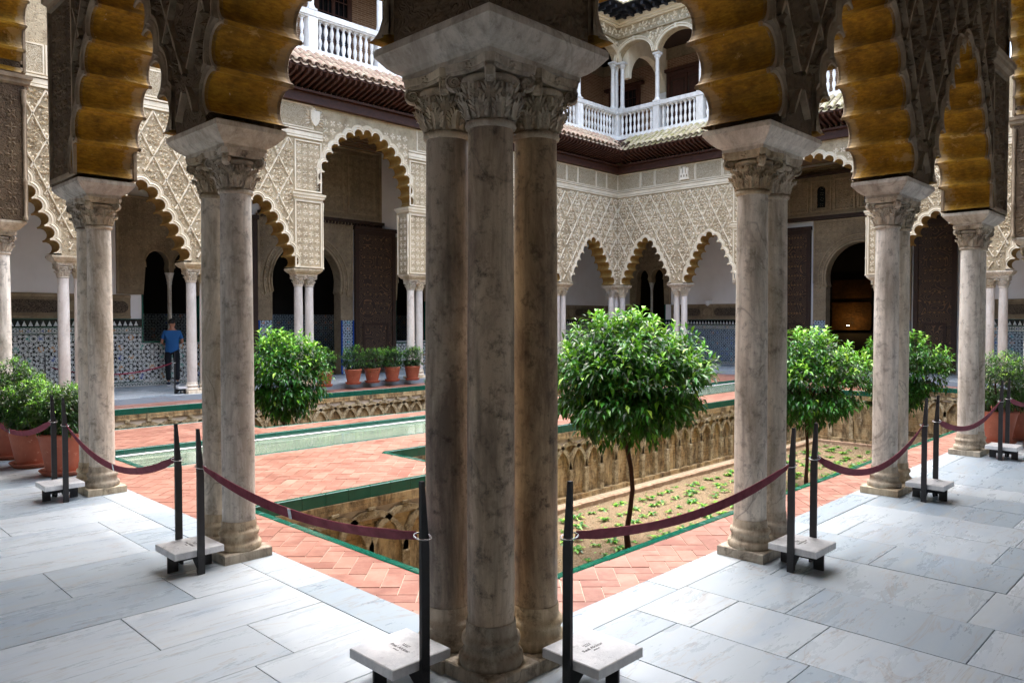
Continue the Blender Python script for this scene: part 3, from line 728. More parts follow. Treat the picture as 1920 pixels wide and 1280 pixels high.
# ------------------------------------------------------------------ arcades
def offset_loop(lp, d):
    n = len(lp); A = sum(lp[i][0]*lp[(i+1) % n][1]-lp[(i+1) % n][0]*lp[i][1] for i in range(n)); sg = 1 if A > 0 else -1; out = []
    for i in range(n):
        p, q, r = Vector(lp[i-1]), Vector(lp[i]), Vector(lp[(i+1) % n]); a = (q-p).normalized(); b = (r-q).normalized()
        na = Vector((a.y, -a.x))*sg; nb = Vector((b.y, -b.x))*sg; m = (na+nb); m = m/max(m.dot(na), 1e-6)
        out.append((q.x+m.x*d, q.y+m.y*d))
    return out
def moulded(mb, lp, prof, mat=0):
    k = len(lp); vv = []
    for d, z in prof: vv += [(x, y, z) for x, y in offset_loop(lp, d)]
    ff = [(j*k+i, j*k+(i+1) % k, (j+1)*k+(i+1) % k, (j+1)*k+i) for j in range(len(prof)-1) for i in range(k)]
    n = len(prof); mb.add(vv, ff, mat)
    for j, rev in ((0, True), (n-1, False)):
        tr = tessellate_polygon([[Vector((x, y, 0)) for x, y in vv_] for vv_ in [[(p[0], p[1]) for p in vv[j*k:(j+1)*k]]]])
        mb.add([p for p in vv[j*k:(j+1)*k]], tr, mat)
IMP = [(-.10, 2.862), (-.10, 2.885), (-.092, 2.892), (-.075, 2.90), (-.045, 2.925), (-.02, 2.955), (-.005, 2.975), (0, 2.98), (0, 3.008), (-.006, 3.012), (-.006, 3.018)]
def lobes(half, z0, z1, n, kind):
    H = z1-z0
    def wf(s): return half*((1-.68*s-.30*s*s) if kind == 'small' else max(0, 1-s**2.1)**.62)
    for it in range(30):
        pts = [(wf(i/400), z0+H*i/400) for i in range(401)]
        # arc length until x = ra ; chord c = L/n ; ra = c/2
        Ls = [0]
        for a, b in zip(pts, pts[1:]): Ls.append(Ls[-1]+math.hypot(a[0]-b[0], a[1]-b[1]))
        c = Ls[-1]/(n+.5)
        cus = []; j = 0
        for i in range(n+1):
            while j < 400 and Ls[j] < c*i: j += 1
            cus.append(pts[j])
        top = cus[-1][1]+c*.5
        H += (z1-top)*.5
    r = c*.5*.90; C = []
    for i in range(n):
        a, b = cus[i], cus[i+1]; mx, mz = (a[0]+b[0])/2, (a[1]+b[1])/2; dx, dz = b[0]-a[0], b[1]-a[1]; l = math.hypot(dx, dz)
        nx, nz = dz/l, -dx/l; C.append((mx+nx*r*.32, mz+nz*r*.32))
    left = [(-x, z) for x, z in C]; ap = (0, cus[-1][1]+.02)
    return left+[ap]+C[::-1], r
def outline(C, r, d, z0, npl=8):
    out = []; n = len(C)
    for i, (cx, cz) in enumerate(C):
        pv = C[i-1] if i else (C[0][0]*1.0, C[0][1]-2*r); nx = C[i+1] if i < n-1 else (C[-1][0], C[-1][1]-2*r)
        ap = math.atan2(pv[1]-cz, pv[0]-cx); an = math.atan2(nx[1]-cz, nx[0]-cx)
        def be(o): 
            dd = math.hypot(o[0]-cx, o[1]-cz)/2; return math.acos(min(1, dd/(r+d)))
        s0 = ap-be(pv); s1 = an+be(nx)
        while s1 > s0: s1 -= 2*PI
        if s0-s1 > 2*PI: s1 += 2*PI
        for j in range(npl+1):
            a = s0+(s1-s0)*j/npl; out.append((cx+(r+d)*math.cos(a), max(z0, cz+(r+d)*math.sin(a))))
    return out
def pip(x, z, lp):
    ins = False; n = len(lp); j = n-1
    for i in range(n):
        xi, zi = lp[i]; xj, zj = lp[j]
        if (zi > z) != (zj > z) and x < (xj-xi)*(z-zi)/(zj-zi)+xi: ins = not ins
        j = i
    return ins
def petal(mb, x, z, a, l, wd, y, h, mat=0):
    ca, sa = math.cos(a), math.sin(a)
    P = [(0, 0), (l*.45, wd), (l, 0), (l*.45, -wd)]
    vv = [(x+p*ca-q*sa, y, z+p*sa+q*ca) for p, q in P]+[(x+l*.5*ca, y-h if h > 0 else y-h, z+l*.5*sa)]
    mb.add(vv, [(0, 1, 4), (1, 2, 4), (2, 3, 4), (3, 0, 4)], mat)
def sebka(mb, x0, x1, z0, z1, keep, yf, sgn, px_=.56, pz_=1.0, rich=1.0, ox=0.0):
    """raised diamond lattice with carved leaves; sgn=-1 rises towards -y"""
    hw, hh = px_/2, pz_/2; st = .07; rw = .017; pr = .042
    L = math.hypot(hw, hh); dx, dz = hw/L, hh/L
    for fam in (1, -1):
        for k in range(int((x0-ox-(z1-z0))/px_)-2, int((x1-ox+(z1-z0))/px_)+3):
            # line through (ox+k*px_, z1) going down with slope
            xs, zs = ox+k*px_, z1; n = int((z1-z0)/(dz*st))+1; chain = []
            def flush(ch):
                if len(ch) < 2: return
                vv = []
                for (a, b, jj) in ch:
                    w_ = rw*(1+.5*jj); px2, pz2 = dz*w_, -fam*dx*w_*-1
                    vv += [(a-px2, yf, b-pz2*1), (a-px2*.6, yf+sgn*pr, b-pz2*.6), (a+px2*.6, yf+sgn*pr, b+pz2*.6), (a+px2, yf, b+pz2)]
                mb.add(vv, [(4*i+q, 4*i+q+1, 4*i+q+5, 4*i+q+4) for i in range(len(ch)-1) for q in range(3)], 1)
            for i in range(n+1):
                a, b = xs+fam*dx*st*i, zs-dz*st*i
                if x0 <= a <= x1 and b >= z0 and keep(a, b): chain.append((a, b, math.sin(i*1.9)))
                else: flush(chain); chain = []
            flush(chain)
    rows = int((z1-z0)/hh)+2
    for r in range(rows):
        cz = z1-r*hh
        for k in range(int((x0-ox)/px_)-3, int((x1-ox)/px_)+3):
            cx = ox+k*px_+(hw if r % 2 == 0 else 0)
            if not (x0-.1 < cx < x1+.1): continue
            items = []
            for q in range(8):
                a = q*PI/4+PI/8; items.append((cx+.02*math.cos(a), cz+.03*math.sin(a), a, .075, .018, .06))
            for sx in (-1, 1):
                for sz in (-1, 1):
                    bx, bz = cx+sx*.07, cz+sz*.16
                    for a in (.4, 1.3, 2.2, 3.1, 4.0, 4.9, 5.8):
                        items.append((bx+R.uniform(-.012, .012)+.012*math.cos(a), bz+R.uniform(-.01, .01)+.02*math.sin(a), a*sx+R.uniform(-.3, .3), R.uniform(.045, .065), .012, R.uniform(.035, .06)))
                    items.append((cx+sx*.03, cz+sz*.27, sz*PI/2+sx*.5, .09, .02, .045))
            for sx in (-1, 1):
                for sz in (-.5, .5): items.append((cx+sx*.13, cz+sz*.06, PI/2*(1 if sz > 0 else -1)+sx*.4, .09, .02, .04))
            for sz in (-1, 1): items.append((cx, cz+sz*.33, sz*PI/2, .10, .028, .05))
            for (x, z, a, l, w_, h) in items:
                ex, ez = x+l*math.cos(a), z+l*math.sin(a)
                if x0 < x < x1 and z0 < z < z1 and keep(x, z) and keep(ex, ez) and x0 < ex < x1 and z0 < ez < z1:
                    petal(mb, x, z, a, l*1.1, w_*1.25, yf, -sgn*h, 2)
def ornament(mb, x0, x1, z0, z1, keep, yf, sgn, cell=.19, mat=2, h=.022):
    nx = max(1, round((x1-x0)/cell)); nz = max(1, round((z1-z0)/cell)); ax, az = (x1-x0)/nx, (z1-z0)/nz
    for i in range(nx):
        for j in range(nz):
            cx, cz = x0+(i+.5)*ax, z0+(j+.5)*az
            if not keep(cx, cz): continue
            for q in range(4):
                a = q*PI/2+(PI/4 if (i+j) % 2 else 0); petal(mb, cx, cz, a, ax*.46, ax*.11, yf, -sgn*h, mat)
            for q in range(4):
                a = q*PI/2+PI/4; petal(mb, cx+ax*.33*math.cos(a), cz+az*.33*math.sin(a), a+1.9, ax*.2, ax*.07, yf, -sgn*h, mat)
def frame_rect(mb, x0, x1, z0, z1, yf, sgn, w_=.035, pr=.03, mat=1, bot=True):
    ya, yb = sorted((yf, yf+sgn*pr))
    mb.box(x0, x1, ya, yb, z1-w_, z1, mat)
    if bot: mb.box(x0, x1, ya, yb, z0, z0+w_, mat)
    mb.box(x0, x0+w_, ya, yb, z0+w_, z1-w_, mat); mb.box(x1-w_, x1, ya, yb, z0+w_, z1-w_, mat)

ZT = 6.32; HT = .25
def arcade(name, label, T, cl, L, big, near, both, show):
    """cl: support centres; L length; big: index of the wide arch (between cl[big-1] and cl[big])"""
    root = empty(name, label, 'arcade', 'arcades round the court')
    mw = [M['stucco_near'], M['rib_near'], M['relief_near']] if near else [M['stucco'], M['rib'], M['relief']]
    npl = 10 if near else 7
    # supports: imposts
    cs = list(cl)
    for c in cs:
        m_ = MB(); moulded(m_, [(c-.415, -.255), (c+.415, -.255), (c+.415, .255), (c-.415, .255)], IMP); m_.obj('impost', M['impost'] if near else M['capital_pale'], root, T)
    edges = [(.57, None)]+[(c, c) for c in cs]+[(L-.57, None)]
    sup = [0]+cs+[L]
    for i in range(len(sup)-1):
        a, b = sup[i], sup[i+1]
        la = a+(.57 if i == 0 else .405); lb = b-(.57 if i == len(sup)-2 else .405)
        isbig = (i == big); mid = (la+lb)/2; half = (lb-la)/2
        if not show(a, b): 
            m_ = MB(); m_.box(a+(0 if i else .25), b-(.25 if i == len(sup)-2 else 0), -.25, .25, 5.0, 7.2); m_.obj('arch_wall', mw, root, T); continue
        if isbig: zs = 4.96; C, r = lobes(half-.0, zs, 6.86, 8, 'big')
        else: zs = 3.03; C, r = lobes(half, zs, 4.74, 6, 'small')
        C = [(x+mid, z) for x, z in C]
        bw = .12
        o0 = outline(C, r, 0, zs, npl); oW = outline(C, r, bw, zs, npl)
        xa = a+(.255 if i == 0 else 0); xb = b-(.255 if i == len(sup)-2 else 0)
        # clamp outline to the bay
        oW = [(min(max(x, la-.16), lb+.16), z) for x, z in oW]
        if isbig:
            loop = [(xa, 3.02), (la+.015, 3.02), (la+.015, zs), (oW[0][0], zs)]+oW+[(oW[-1][0], zs), (lb-.015, zs), (lb-.015, 3.02), (xb, 3.02), (xb, 6.5), (xa, 6.5)]
            loop[3] = None; loop = [q for q in loop if q]
            loop = [q for n_, q in enumerate(loop) if n_ == 0 or (abs(q[0]-loop[n_-1][0])+abs(q[1]-loop[n_-1][1])) > 1e-4]
            ztop = 6.99
            loop = [q if q != (xb, 6.5) and q != (xa, 6.5) else (q[0], 7.2) for q in loop]
        else:
            loop = [(xa, 3.02)]+[(oW[0][0], 3.02)]+oW+[(oW[-1][0], 3.02), (xb, 3.02), (xb, 7.2), (xa, 7.2)]
            loop = [q for n_, q in enumerate(loop) if n_ == 0 or (abs(q[0]-loop[n_-1][0])+abs(q[1]-loop[n_-1][1])) > 1e-4]
        # ---- arch: soffit + scalloped mouldings
        am = MB()
        ds = [(0, .0), (.0, -.025), (.012, -.035), (.03, -.02), (.042, -.02), (.052, -.042), (.075, -.03), (.085, -.018), (.10, -.018), (.108, -.03), (bw, -.03), (bw, .0)]
        outs = {}
        for d, _ in ds:
            if d not in outs: outs[d] = [(min(max(x, la-.16), lb+.16), z) for x, z in outline(C, r, d, zs, npl)]
        k = len(o0)
        am.add([(x, -.275, z) for x, z in o0]+[(x, .275, z) for x, z in o0], [(j, j+1, k+j+1, k+j) for j in range(k-1)], 0, False)
        for face, sg in ((-.25, 1), (.25, -1)) if both else ((-.25, 1),):
            vv = []
            for d, y in ds: vv += [(x, face+sg*y, z) for x, z in outs[d]]
            am.add(vv, [(q*k+j, q*k+j+1, (q+1)*k+j+1, (q+1)*k+j) for q in range(len(ds)-1) for j in range(k-1)], 1, False)
        if not both: 
            am.add([(x, .25, z) for x, z in o0]+[(x, .25, z) for x, z in outs[bw]], [(j, j+1, k+j+1, k+j) for j in range(k-1)], 1)
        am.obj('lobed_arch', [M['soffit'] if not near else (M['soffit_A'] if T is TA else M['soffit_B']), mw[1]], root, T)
        # ---- wall over the arch
        wm = MB(); wm.poly(loop, -.25, .25, 0, sides=True)
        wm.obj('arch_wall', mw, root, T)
        rel = MB()
        hole = [(la-.05, 2.9)]+[(x, z) for x, z in outline(C, r, bw+.02, zs, 4)]+[(lb+.05, 2.9)]
        if isbig: hole = [(la+.015, 2.9), (la+.015, zs)]+[(x, z) for x, z in outline(C, r, bw+.02, zs, 4)]+[(lb-.015, zs), (lb-.015, 2.9)]
        keep = lambda x, z, hole=hole: not pip(x, z, hole)
        fl = ((-.25, -1), (.25, 1)) if both else ((-.25, -1),)
        for yf, sg in fl:
            if isbig:
                ornament(rel, a+.42, b-.42, 5.05, 6.95, keep, yf, sg, .21)
                for c_, s0, s1 in ((a, la, 1), (b, lb, -1)): pass
            else:
                x0, x1 = a+(.42 if i-1 == big else (.27 if i == 0 else .02)), b-(.42 if i+1 == big else (.27 if i == len(sup)-2 else .02))
                sebka(rel, x0, x1, 3.08, ZT-.04, keep, yf, sg, px_=(b-a)/5, pz_=.98, ox=a)
            if i+1 == big or i == big:        # carved pier face beside the wide arch
                c_ = b if i+1 == big else b
                frame_rect(rel, c_-.385, c_+.385, 3.04, 4.75, yf, sg); ornament(rel, c_-.34, c_+.34, 3.1, 4.7, lambda x, z: True, yf, sg, .17)
                frame_rect(rel, c_-.385, c_+.385, 4.98, ZT-.05, yf, sg); ornament(rel, c_-.34, c_+.34, 5.02, ZT-.1, keep, yf, sg, .17)
        if isbig:                              # jamb faces of the wide arch
            for xj, sgx in ((la+.015, 1), (lb-.015, -1)):
                jm = MB(); jm2 = MB()
                for q in range(9):
                    for p_ in range(2):
                        cy, cz = -.09+p_*.18, 3.15+q*.18
                        for e in range(4):
                            a_ = e*PI/2+(PI/4 if q % 2 else 0)
                            petal(jm2, cy, cz, a_, .08, .02, 0, .018)
                vv = [(xj+sgx*(-y_), x_, z_) for x_, y_, z_ in jm2.v]; jm.add(vv, jm2.f, 2)
                for cy in (-.235, .235):      # corner colonnettes
                    jm.lathe([(.03, 3.02), (.032, 3.06), (.02, 3.08), (.022, 3.5), (.03, 3.52), (.03, 3.56), (.02, 3.58), (.02, 4.5), (.03, 4.56), (.034, 4.66), (.036, 4.74)], 8, (xj+sgx*.012, cy), 1)
                jm.obj('pilaster_carving', mw, root, T)
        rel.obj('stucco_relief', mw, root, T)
        tag(root.children[-1] if root.children else rel, kind='stuff') if False else None
    # upper imposts of the wide arch
    for c in (cs[big-1], cs[big]):
        m_ = MB(); moulded(m_, [(c-.39, -.25), (c+.39, -.25), (c+.39, .25), (c-.39, .25)], [(0, 4.74), (.02, 4.745), (.025, 4.79), (.06, 4.82), (.065, 4.87), (.085, 4.88), (.09, 4.93), (.0, 4.95)]); m_.obj('upper_impost', mw[1], root, T)
        if both or not near:
            m_ = MB()
            for q in range(14):
                x_ = c-.36+q*.055; m_.box(x_, x_+.03, -.322, -.30, 4.80, 4.83)
            m_.obj('dentil_course', mw[1], root, T)
    # horizontal mouldings and frieze
    s0, s1 = .25, L-.25
    bx = (cs[big-1]+.42, cs[big]-.42)
    for lo, hi in ((s0, bx[0]), (bx[1], s1)):
        for yf in ((-.25, .25) if both else (-.25,)):
            m_ = MB(); sg = -1 if yf < 0 else 1
            for z0, z1, pr in ((ZT, ZT+.05, .04), (ZT+.07, ZT+.17, .022), (ZT+.19, ZT+.23, .045)):
                ya, yb = sorted((yf, yf+sg*pr)); m_.box(lo, hi, ya, yb, z0, z1)
            m_.obj('string_moulding', mw[1], root, T)
    if not near:
        m_ = MB(); m_.box(.25, L-.25, -.25, .25, 7.2, 8.5); m_.obj('wall_head', M['stucco'], root, T)
        x = s0; alt = 0
        while x < s1-.05:
            wd = (.62 if alt % 2 else 1.05); wd = min(wd, s1-x)
            mid = x+wd/2
            m_ = MB()
            zb = ZT+.26 if not (bx[0] < mid < bx[1]) else 7.0
            if zb < 6.9:
                frame_rect(m_, x+.01, x+wd-.01, zb, 7.18, -.25, -1, .03, .022, 0); m_.box(x+.04, x+wd-.04, -.262, -.251, zb+.03, 7.15, 1)
                m_.obj('frieze_panel', [M['rib'], M['frieze']], root, T)
            x += wd; alt += 1
    else:
        m_ = MB(); m_.box(.25, L-.25, -.25, .25, 7.2, 9.6); m_.obj('upper_wall', M['stucco'], root, T)
    return root
showL = lambda a, b: True
arc_L = arcade('arcade', 'long cream stucco arcade across the court behind the pool, with a great lobed arch', TL, CL, U, 3, False, False, showL)
arc_R = arcade('arcade', 'cream stucco arcade at the far end of the court, behind the orange tree', TR, CR, V, 2, False, False, showL)
arc_A = arcade('arcade', 'near arcade running off to the left with shaded ochre lobed soffits', TA, CA+[12.35], V, 2, True, True, lambda a, b: a < 12)
arc_B = arcade('arcade', 'near arcade running off to the right with shaded ochre lobed soffits', TB, CB+[15.2, 18.3], U, 3, True, True, lambda a, b: a < 14)
# near corner pier and far corner pier
def corner(T, root, mi, near):
    Lp = [(-.255, -.255), (.57, -.255), (.57, .255), (.255, .255), (.255, .57), (-.255, .57)]
    m_ = MB(); moulded(m_, Lp, IMP); m_.obj('corner_impost', mi, root, T)
    Lq = [(-.25, -.25), (.255, -.25), (.255, .25), (.25, .255), (-.25, .255)]
    m_ = MB(); m_.prism([(-.25, -.25), (.258, -.25), (.258, .258), (-.25, .258)], 3.018, 7.2)
    for sx in range(2):
        o = MB(); ornament(o, -.22, .5, 3.2, 4.6, lambda x, z: True, 0, -1, .18, 1, .02)
        vv = [((x, -.25+y, z) if sx == 0 else (-.25+y, x, z)) for x, y, z in o.v]; m_.add(vv, o.f, 1)
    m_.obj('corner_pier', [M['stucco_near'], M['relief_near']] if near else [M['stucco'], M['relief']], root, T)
corner(lambda x, y, z: (x, y, z), arc_A, M['impost'], True)
corner(lambda x, y, z: (U-x, V-y, z), arc_L, M['capital_pale'], False)
corner(lambda x, y, z: (x, V-y, z), arc_L, M['capital_pale'], False)
corner(lambda x, y, z: (U-x, y, z), arc_R, M['capital_pale'], False)
# heraldic carvings on the frieze
t = empty('carved_shield', 'carved eagle shield on the frieze above the diamond lattice, left of the great arch', 'carved shield')
mb = MB(); sh = [(-.13, .2), (.13, .2), (.13, .0), (.08, -.12), (0, -.2), (-.08, -.12), (-.13, 0)]
mb.poly([(x, z) for x, z in sh], -.06, 0); mb.obj('shield', M['relief'], t, lambda x, y, z: (8.0+x, V-.262+y, 6.86+z))
mb = MB()
for s_ in (-1, 1):
    for q in range(5): petal(mb, s_*.12, .1-q*.05, (PI/2-s_*(PI/2-.9+q*.35)) if s_ > 0 else PI/2+(PI/2-.9+q*.35), .17, .03, 0, .04)
petal(mb, 0, .18, PI/2, .12, .04, 0, .05); petal(mb, -.02, .27, 2.6, .08, .02, 0, .04)
mb.obj('wings', M['relief'], t, lambda x, y, z: (8.0+x, V-.264+y, 6.86+z))
t = empty('carved_castle', 'small three-towered castle emblem carved on the far right frieze', 'castle emblem')
mb = MB()
for x_ in (-.12, 0, .12): mb.box(x_-.045, x_+.045, -.05, 0, .05, .2+(.05 if x_ == 0 else 0)); mb.box(x_-.055, x_+.055, -.06, 0, .19+(.05 if x_ == 0 else 0), .22+(.05 if x_ == 0 else 0))
mb.obj('tower', M['relief'], t, lambda x, y, z: (U-.262+y, 11.9+x, 6.82+z))
mb = MB(); mb.box(-.17, .17, -.055, 0, -.14, .05); mb.box(-.19, .19, -.065, 0, -.17, -.13); mb.obj('wall_base', M['relief'], t, lambda x, y, z: (U-.262+y, 11.9+x, 6.82+z))
mb = MB()
for x_ in (-.11, 0, .11): mb.box(x_-.02, x_+.02, -.062, -.05, -.08, .0)
mb.obj('loophole', M['stucco_old'], t, lambda x, y, z: (U-.262+y, 11.9+x, 6.82+z))

# ------------------------------------------------------------------ gallery shells (back walls, ceilings)
mb = MB(); mb.box(-4.2, -4.0, -4.2, BV, -.1, 7.2); mb.box(-4.2, BU, -4.2, -4.0, -.1, 7.2)
tag(mb.obj('near_gallery_wall', M['plaster']), kind='structure')
mb = MB(); mb.box(-4.2, -.25, -4.2, V+.25, 7.2, 7.4); mb.box(-.25, U+.25, -4.2, -.25, 7.2, 7.4); mb.box(-4.2, BU+.2, V+.25, BV+.3, 7.2, 7.35); mb.box(U+.25, BU+.2, -4.2, V+.25, 7.2, 7.35)
for q in range(40):
    mb.box(-4, BU, V+.4+q*.3, V+.48+q*.3, 7.08, 7.2) if q < 8 else None
tag(mb.obj('gallery_ceiling', M['ceiling']), kind='structure')
# ---- far back walls with their openings
def backwall(T, L0, L1, opens, root, zt=7.2, mat='plaster'):
    """opens: list of (x0,x1,z0,z1) rectangles cut through; wall built as blocks round them"""
    m_ = MB(); xs = sorted(opens); x = L0
    for (a, b, z0, z1) in xs:
        m_.box(x, a, 0, .3, 1.74, zt); m_.box(a, b, 0, .3, z1, zt)
        if z0 > .1: m_.box(a, b, 0, .3, -.1, z0)
        x = b
    m_.box(x, L1, 0, .3, 1.74, zt)
    m_.obj('plaster_wall', M[mat], root, T)
def dado(T, a, b, root, mos, cut=0, z0=0):
    """tile dado: skirting band, star field, fine band, merlon frieze, inscription"""
    p = [(0.02, .12, mos[1], .014), (.135, 1.36, mos[0], .010), (1.39, 1.52, mos[1], .012), (1.535, 1.72, 'black_tile', .010)]
    if z0 == 0:
        m_ = MB(); m_.box(a, b, 0, .3, 0, 1.74); m_.obj('dado_core', M['plaster'], root, T)
    for (lo, hi, mm, pr) in p:
        if cut: hi2 = min(hi, cut)
        else: hi2 = hi
        if hi2 <= lo: continue
        m_ = MB(); m_.box(a, b, -pr, 0, lo, hi2); m_.obj('mosaic_panel' if mm == mos[0] else 'tile_band', M[mm], root, T)
    if not cut:
        m_ = MB()
        for z in (.12, 1.362, 1.522, 1.72): m_.box(a, b, -.022, 0, z, z+.014)
        m_.obj('green_fillet', M['green_tile'], root, T)
        n = int((b-a)/.13); m_ = MB()
        for i in range(n):
            x = a+.03+i*.13
            m_.add([(x, -.014, 1.56), (x+.10, -.014, 1.56), (x+.05, -.014, 1.68)], [(0, 1, 2)])
        o = m_.obj('merlon_tile', M['white_tile'], root, T); tag(o, kind='stuff')
def inscription(T, a, b, root):
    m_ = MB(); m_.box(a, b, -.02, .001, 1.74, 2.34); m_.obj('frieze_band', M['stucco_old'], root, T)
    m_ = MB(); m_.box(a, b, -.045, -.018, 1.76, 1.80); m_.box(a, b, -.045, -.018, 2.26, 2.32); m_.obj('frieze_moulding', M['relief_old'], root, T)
    x = a+.1; alt = 0
    while x < b-.3:
        wd = 1.25 if alt % 2 == 0 else .5; e = min(x+wd, b-.06); m_ = MB()
        if alt % 2 == 0:
            lp = []; r_ = .15
            for q in range(7): an = PI/2+PI*q/6; lp.append((x+r_+r_*math.cos(an), 2.03+r_*math.sin(an)))
            for q in range(7): an = -PI/2+PI*q/6; lp.append((e-r_+r_*math.cos(an), 2.03+r_*math.sin(an)))
            if e-x > .4: m_.poly(lp, -.04, -.018)
            else: m_.box(x, e, -.04, -.018, 1.88, 2.18)
            m_.obj('inscription_panel', M['frieze_old'], root, T)
        else:
            cx = (x+e)/2; lp = [(cx+.16*math.cos(2*PI*q/16), 2.03+.16*math.sin(2*PI*q/16)) for q in range(16)]; m_.poly(lp, -.045, -.018)
            ornament(m_, cx-.1, cx+.1, 1.93, 2.13, lambda x, z: True, -.045, -1, .2, 0); frame_rect(m_, x, e, 1.82, 2.24, -.02, -1, .02, .03, 0); m_.obj('carved_roundel', M['relief_old'], root, T)
        x += wd+.06; alt += 1
def ajimez(T, xc, root, w2=.62, z0=1.16, z1=3.35, pan=(1.0, 4.9)):
    """twin-arched window: carved brown panel, two arched lights, centre colonnette, tile sill"""
    W = w2+.11; r = w2/2-.02
    lp = [(xc-pan[0], 2.36), (xc-pan[0], pan[1]), (xc+pan[0], pan[1]), (xc+pan[0], 2.36)]
    out = [(xc+W, 2.36)]
    def arc(c, side):
        pts = []
        for q in range(11):
            a = -.35+(PI+.7)*q/10; pts.append((c+(r+.02)*math.cos(a), z1-r+.05+(r+.02)*math.sin(a)*1.12))
        return pts
    rt = arc(xc+w2/2+.055, 1); lf = arc(xc-w2/2-.055, -1)
    hole = [(xc+W-.02, 2.36)]+rt+[(xc+.05, z1-r-.18), (xc-.05, z1-r-.18)]+lf+[(xc-W+.02, 2.36)]
    loop = [(xc+pan[0], 2.36)]+[(xc+pan[0], pan[1]), (xc-pan[0], pan[1]), (xc-pan[0], 2.36)]+hole[::-1]
    m_ = MB(); m_.poly(loop, -.05, .28, 0)
    kp = lambda x, z: not (abs(x-xc) < W+.08 and z < z1+.12)
    ornament(m_, xc-pan[0]+.05, xc+pan[0]-.05, 2.5, pan[1]-.05, kp, -.05, -1, .2, 1, .02)
    frame_rect(m_, xc-pan[0], xc+pan[0], 2.36, pan[1], -.05, -1, .05, .03, 1, False)
    for pts in (rt, lf):
        m_.tube([(x, -.055, z) for x, z in pts], .03, 5, 1)
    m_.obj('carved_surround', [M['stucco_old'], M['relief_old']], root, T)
    m_ = MB(); m_.lathe([(.09, z0), (.09, z0+.06), (.07, z0+.1), (.055, z0+.14), (.052, z1-r-.5), (.065, z1-r-.47), (.06, z1-r-.44), (.1, z1-r-.24), (.12, z1-r-.18)], 12, (xc, .1)); m_.obj('colonnette', M['impost'], root, T)
    m_ = MB()
    for xx in (xc-W-.02, xc+W-.01): m_.box(xx, xx+.035, -.03, .29, z0, 2.36)
    m_.box(xc-W-.02, xc+W+.025, -.03, .3, z0-.045, z0); m_.obj('tile_sill', M['green_tile'], root, T)
TBL = lambda x, y, z: (x, BV+y, z)
TBR = lambda x, y, z: (BU+y, x, z)
wl = empty('gallery_back_wall', 'shaded gallery wall with white plaster, star mosaic dado and carved windows, behind the man in blue', 'gallery wall')
W1, W2 = 5.55, 13.6     # window centres
hw = .73
ops = [(W1-hw, W1+hw, 1.16, 3.6), (8.25, 10.75, 0, 4.4), (W2-hw, W2+hw, 1.0, 3.4)]
backwall(TBL, -4, 26, ops, wl)
for a, b in ((-4, W1-hw), (W1+hw, 7.1), (12.8, W2-hw), (W2+hw, 24.2)): dado(TBL, a, b, wl, ('mosaic', 'mosaic_small'))
for a, b in ((7.1, 8.25), (10.75, 12.8)): 
    m_ = MB(); m_.box(a, b, 0, .3, 0, 1.74); m_.obj('dado_core', M['plaster'], wl, TBL)
dado(TBL, W1-hw, W1+hw, wl, ('mosaic', 'mosaic_small'), cut=1.11, z0=1); dado(TBL, W2-hw, W2+hw, wl, ('mosaic', 'mosaic_small'), cut=.95, z0=1)
for a, b in ((-4, W1-1.02), (W1+1.02, 7.1), (W2+1.02, 24.2)): inscription(TBL, a, b, wl)
ajimez(TBL, W1, wl, z0=1.16, z1=3.42, pan=(1.35, 4.86)); ajimez(TBL, W2, wl, z0=.98, z1=3.3, pan=(1.0, 4.45))
# doorway of the left wall: carved surround with horseshoe arch
def doorway(T, xc, half, zs, root, z_top, mosaic=True):
    r = half; lp = []; 
    for q in range(25):
        a = -.28+(PI+.56)*q/24; lp.append((xc+(r*1.0)*math.cos(a), zs+.28*r+r*math.sin(a)))
    loop = [(xc+half+.45, 0.02), (xc+half+.45, z_top), (xc-half-.45, z_top), (xc-half-.45, 0.02), (xc-half-.0, .02), (xc-half, zs-.05)]+lp[::-1]+[(xc+half, zs-.05), (xc+half, .02)]
    m_ = MB(); m_.poly(loop, -.08, .3, 0)
    kp = lambda x, z: z > 2.4 and math.hypot(x-xc, z-zs-.28*r) > r+.34 and (z > zs or abs(x-xc) > half+.15)
    ornament(m_, xc-half-.4, xc+half+.4, 2.4, z_top-.05, kp, -.08, -1, .19, 1, .02)
    frame_rect(m_, xc-half-.45, xc+half+.45, zs+.05, z_top, -.08, -1, .05, .03, 1, False)
    for rr in (.03, .12, .27):
        m_.tube([(xc+(x-xc)*(1+rr/r), -.09, zs+.28*r+(z-zs-.28*r)*(1+rr/r)) for x, z in lp], .028, 5, 1)
    N = 26
    for q in range(N):
        a = -.2+(PI+.4)*(q+.5)/N; petal(m_, xc+(r+.15)*math.cos(a), zs+.28*r+(r+.15)*math.sin(a), a, .11, .035, -.08, .03, 1)
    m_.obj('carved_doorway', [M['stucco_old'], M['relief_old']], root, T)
doorway(TBL, 9.55, 1.15, 2.55, wl, 4.75)
m_ = MB(); 
for a, b in ((7.95, 8.38), (10.72, 11.15)): m_.box(a, b, -.1, -.08, 0.02, 1.7)
m_.obj('mosaic_panel', M['mosaic_blue'], wl, TBL)
m_ = MB()
for a in (7.95, 10.70, 11.12): m_.box(a, a+.04, -.125, -.08, .02, 1.7)
m_.obj('blue_tile_strip', M['blue_tile'], wl, TBL)
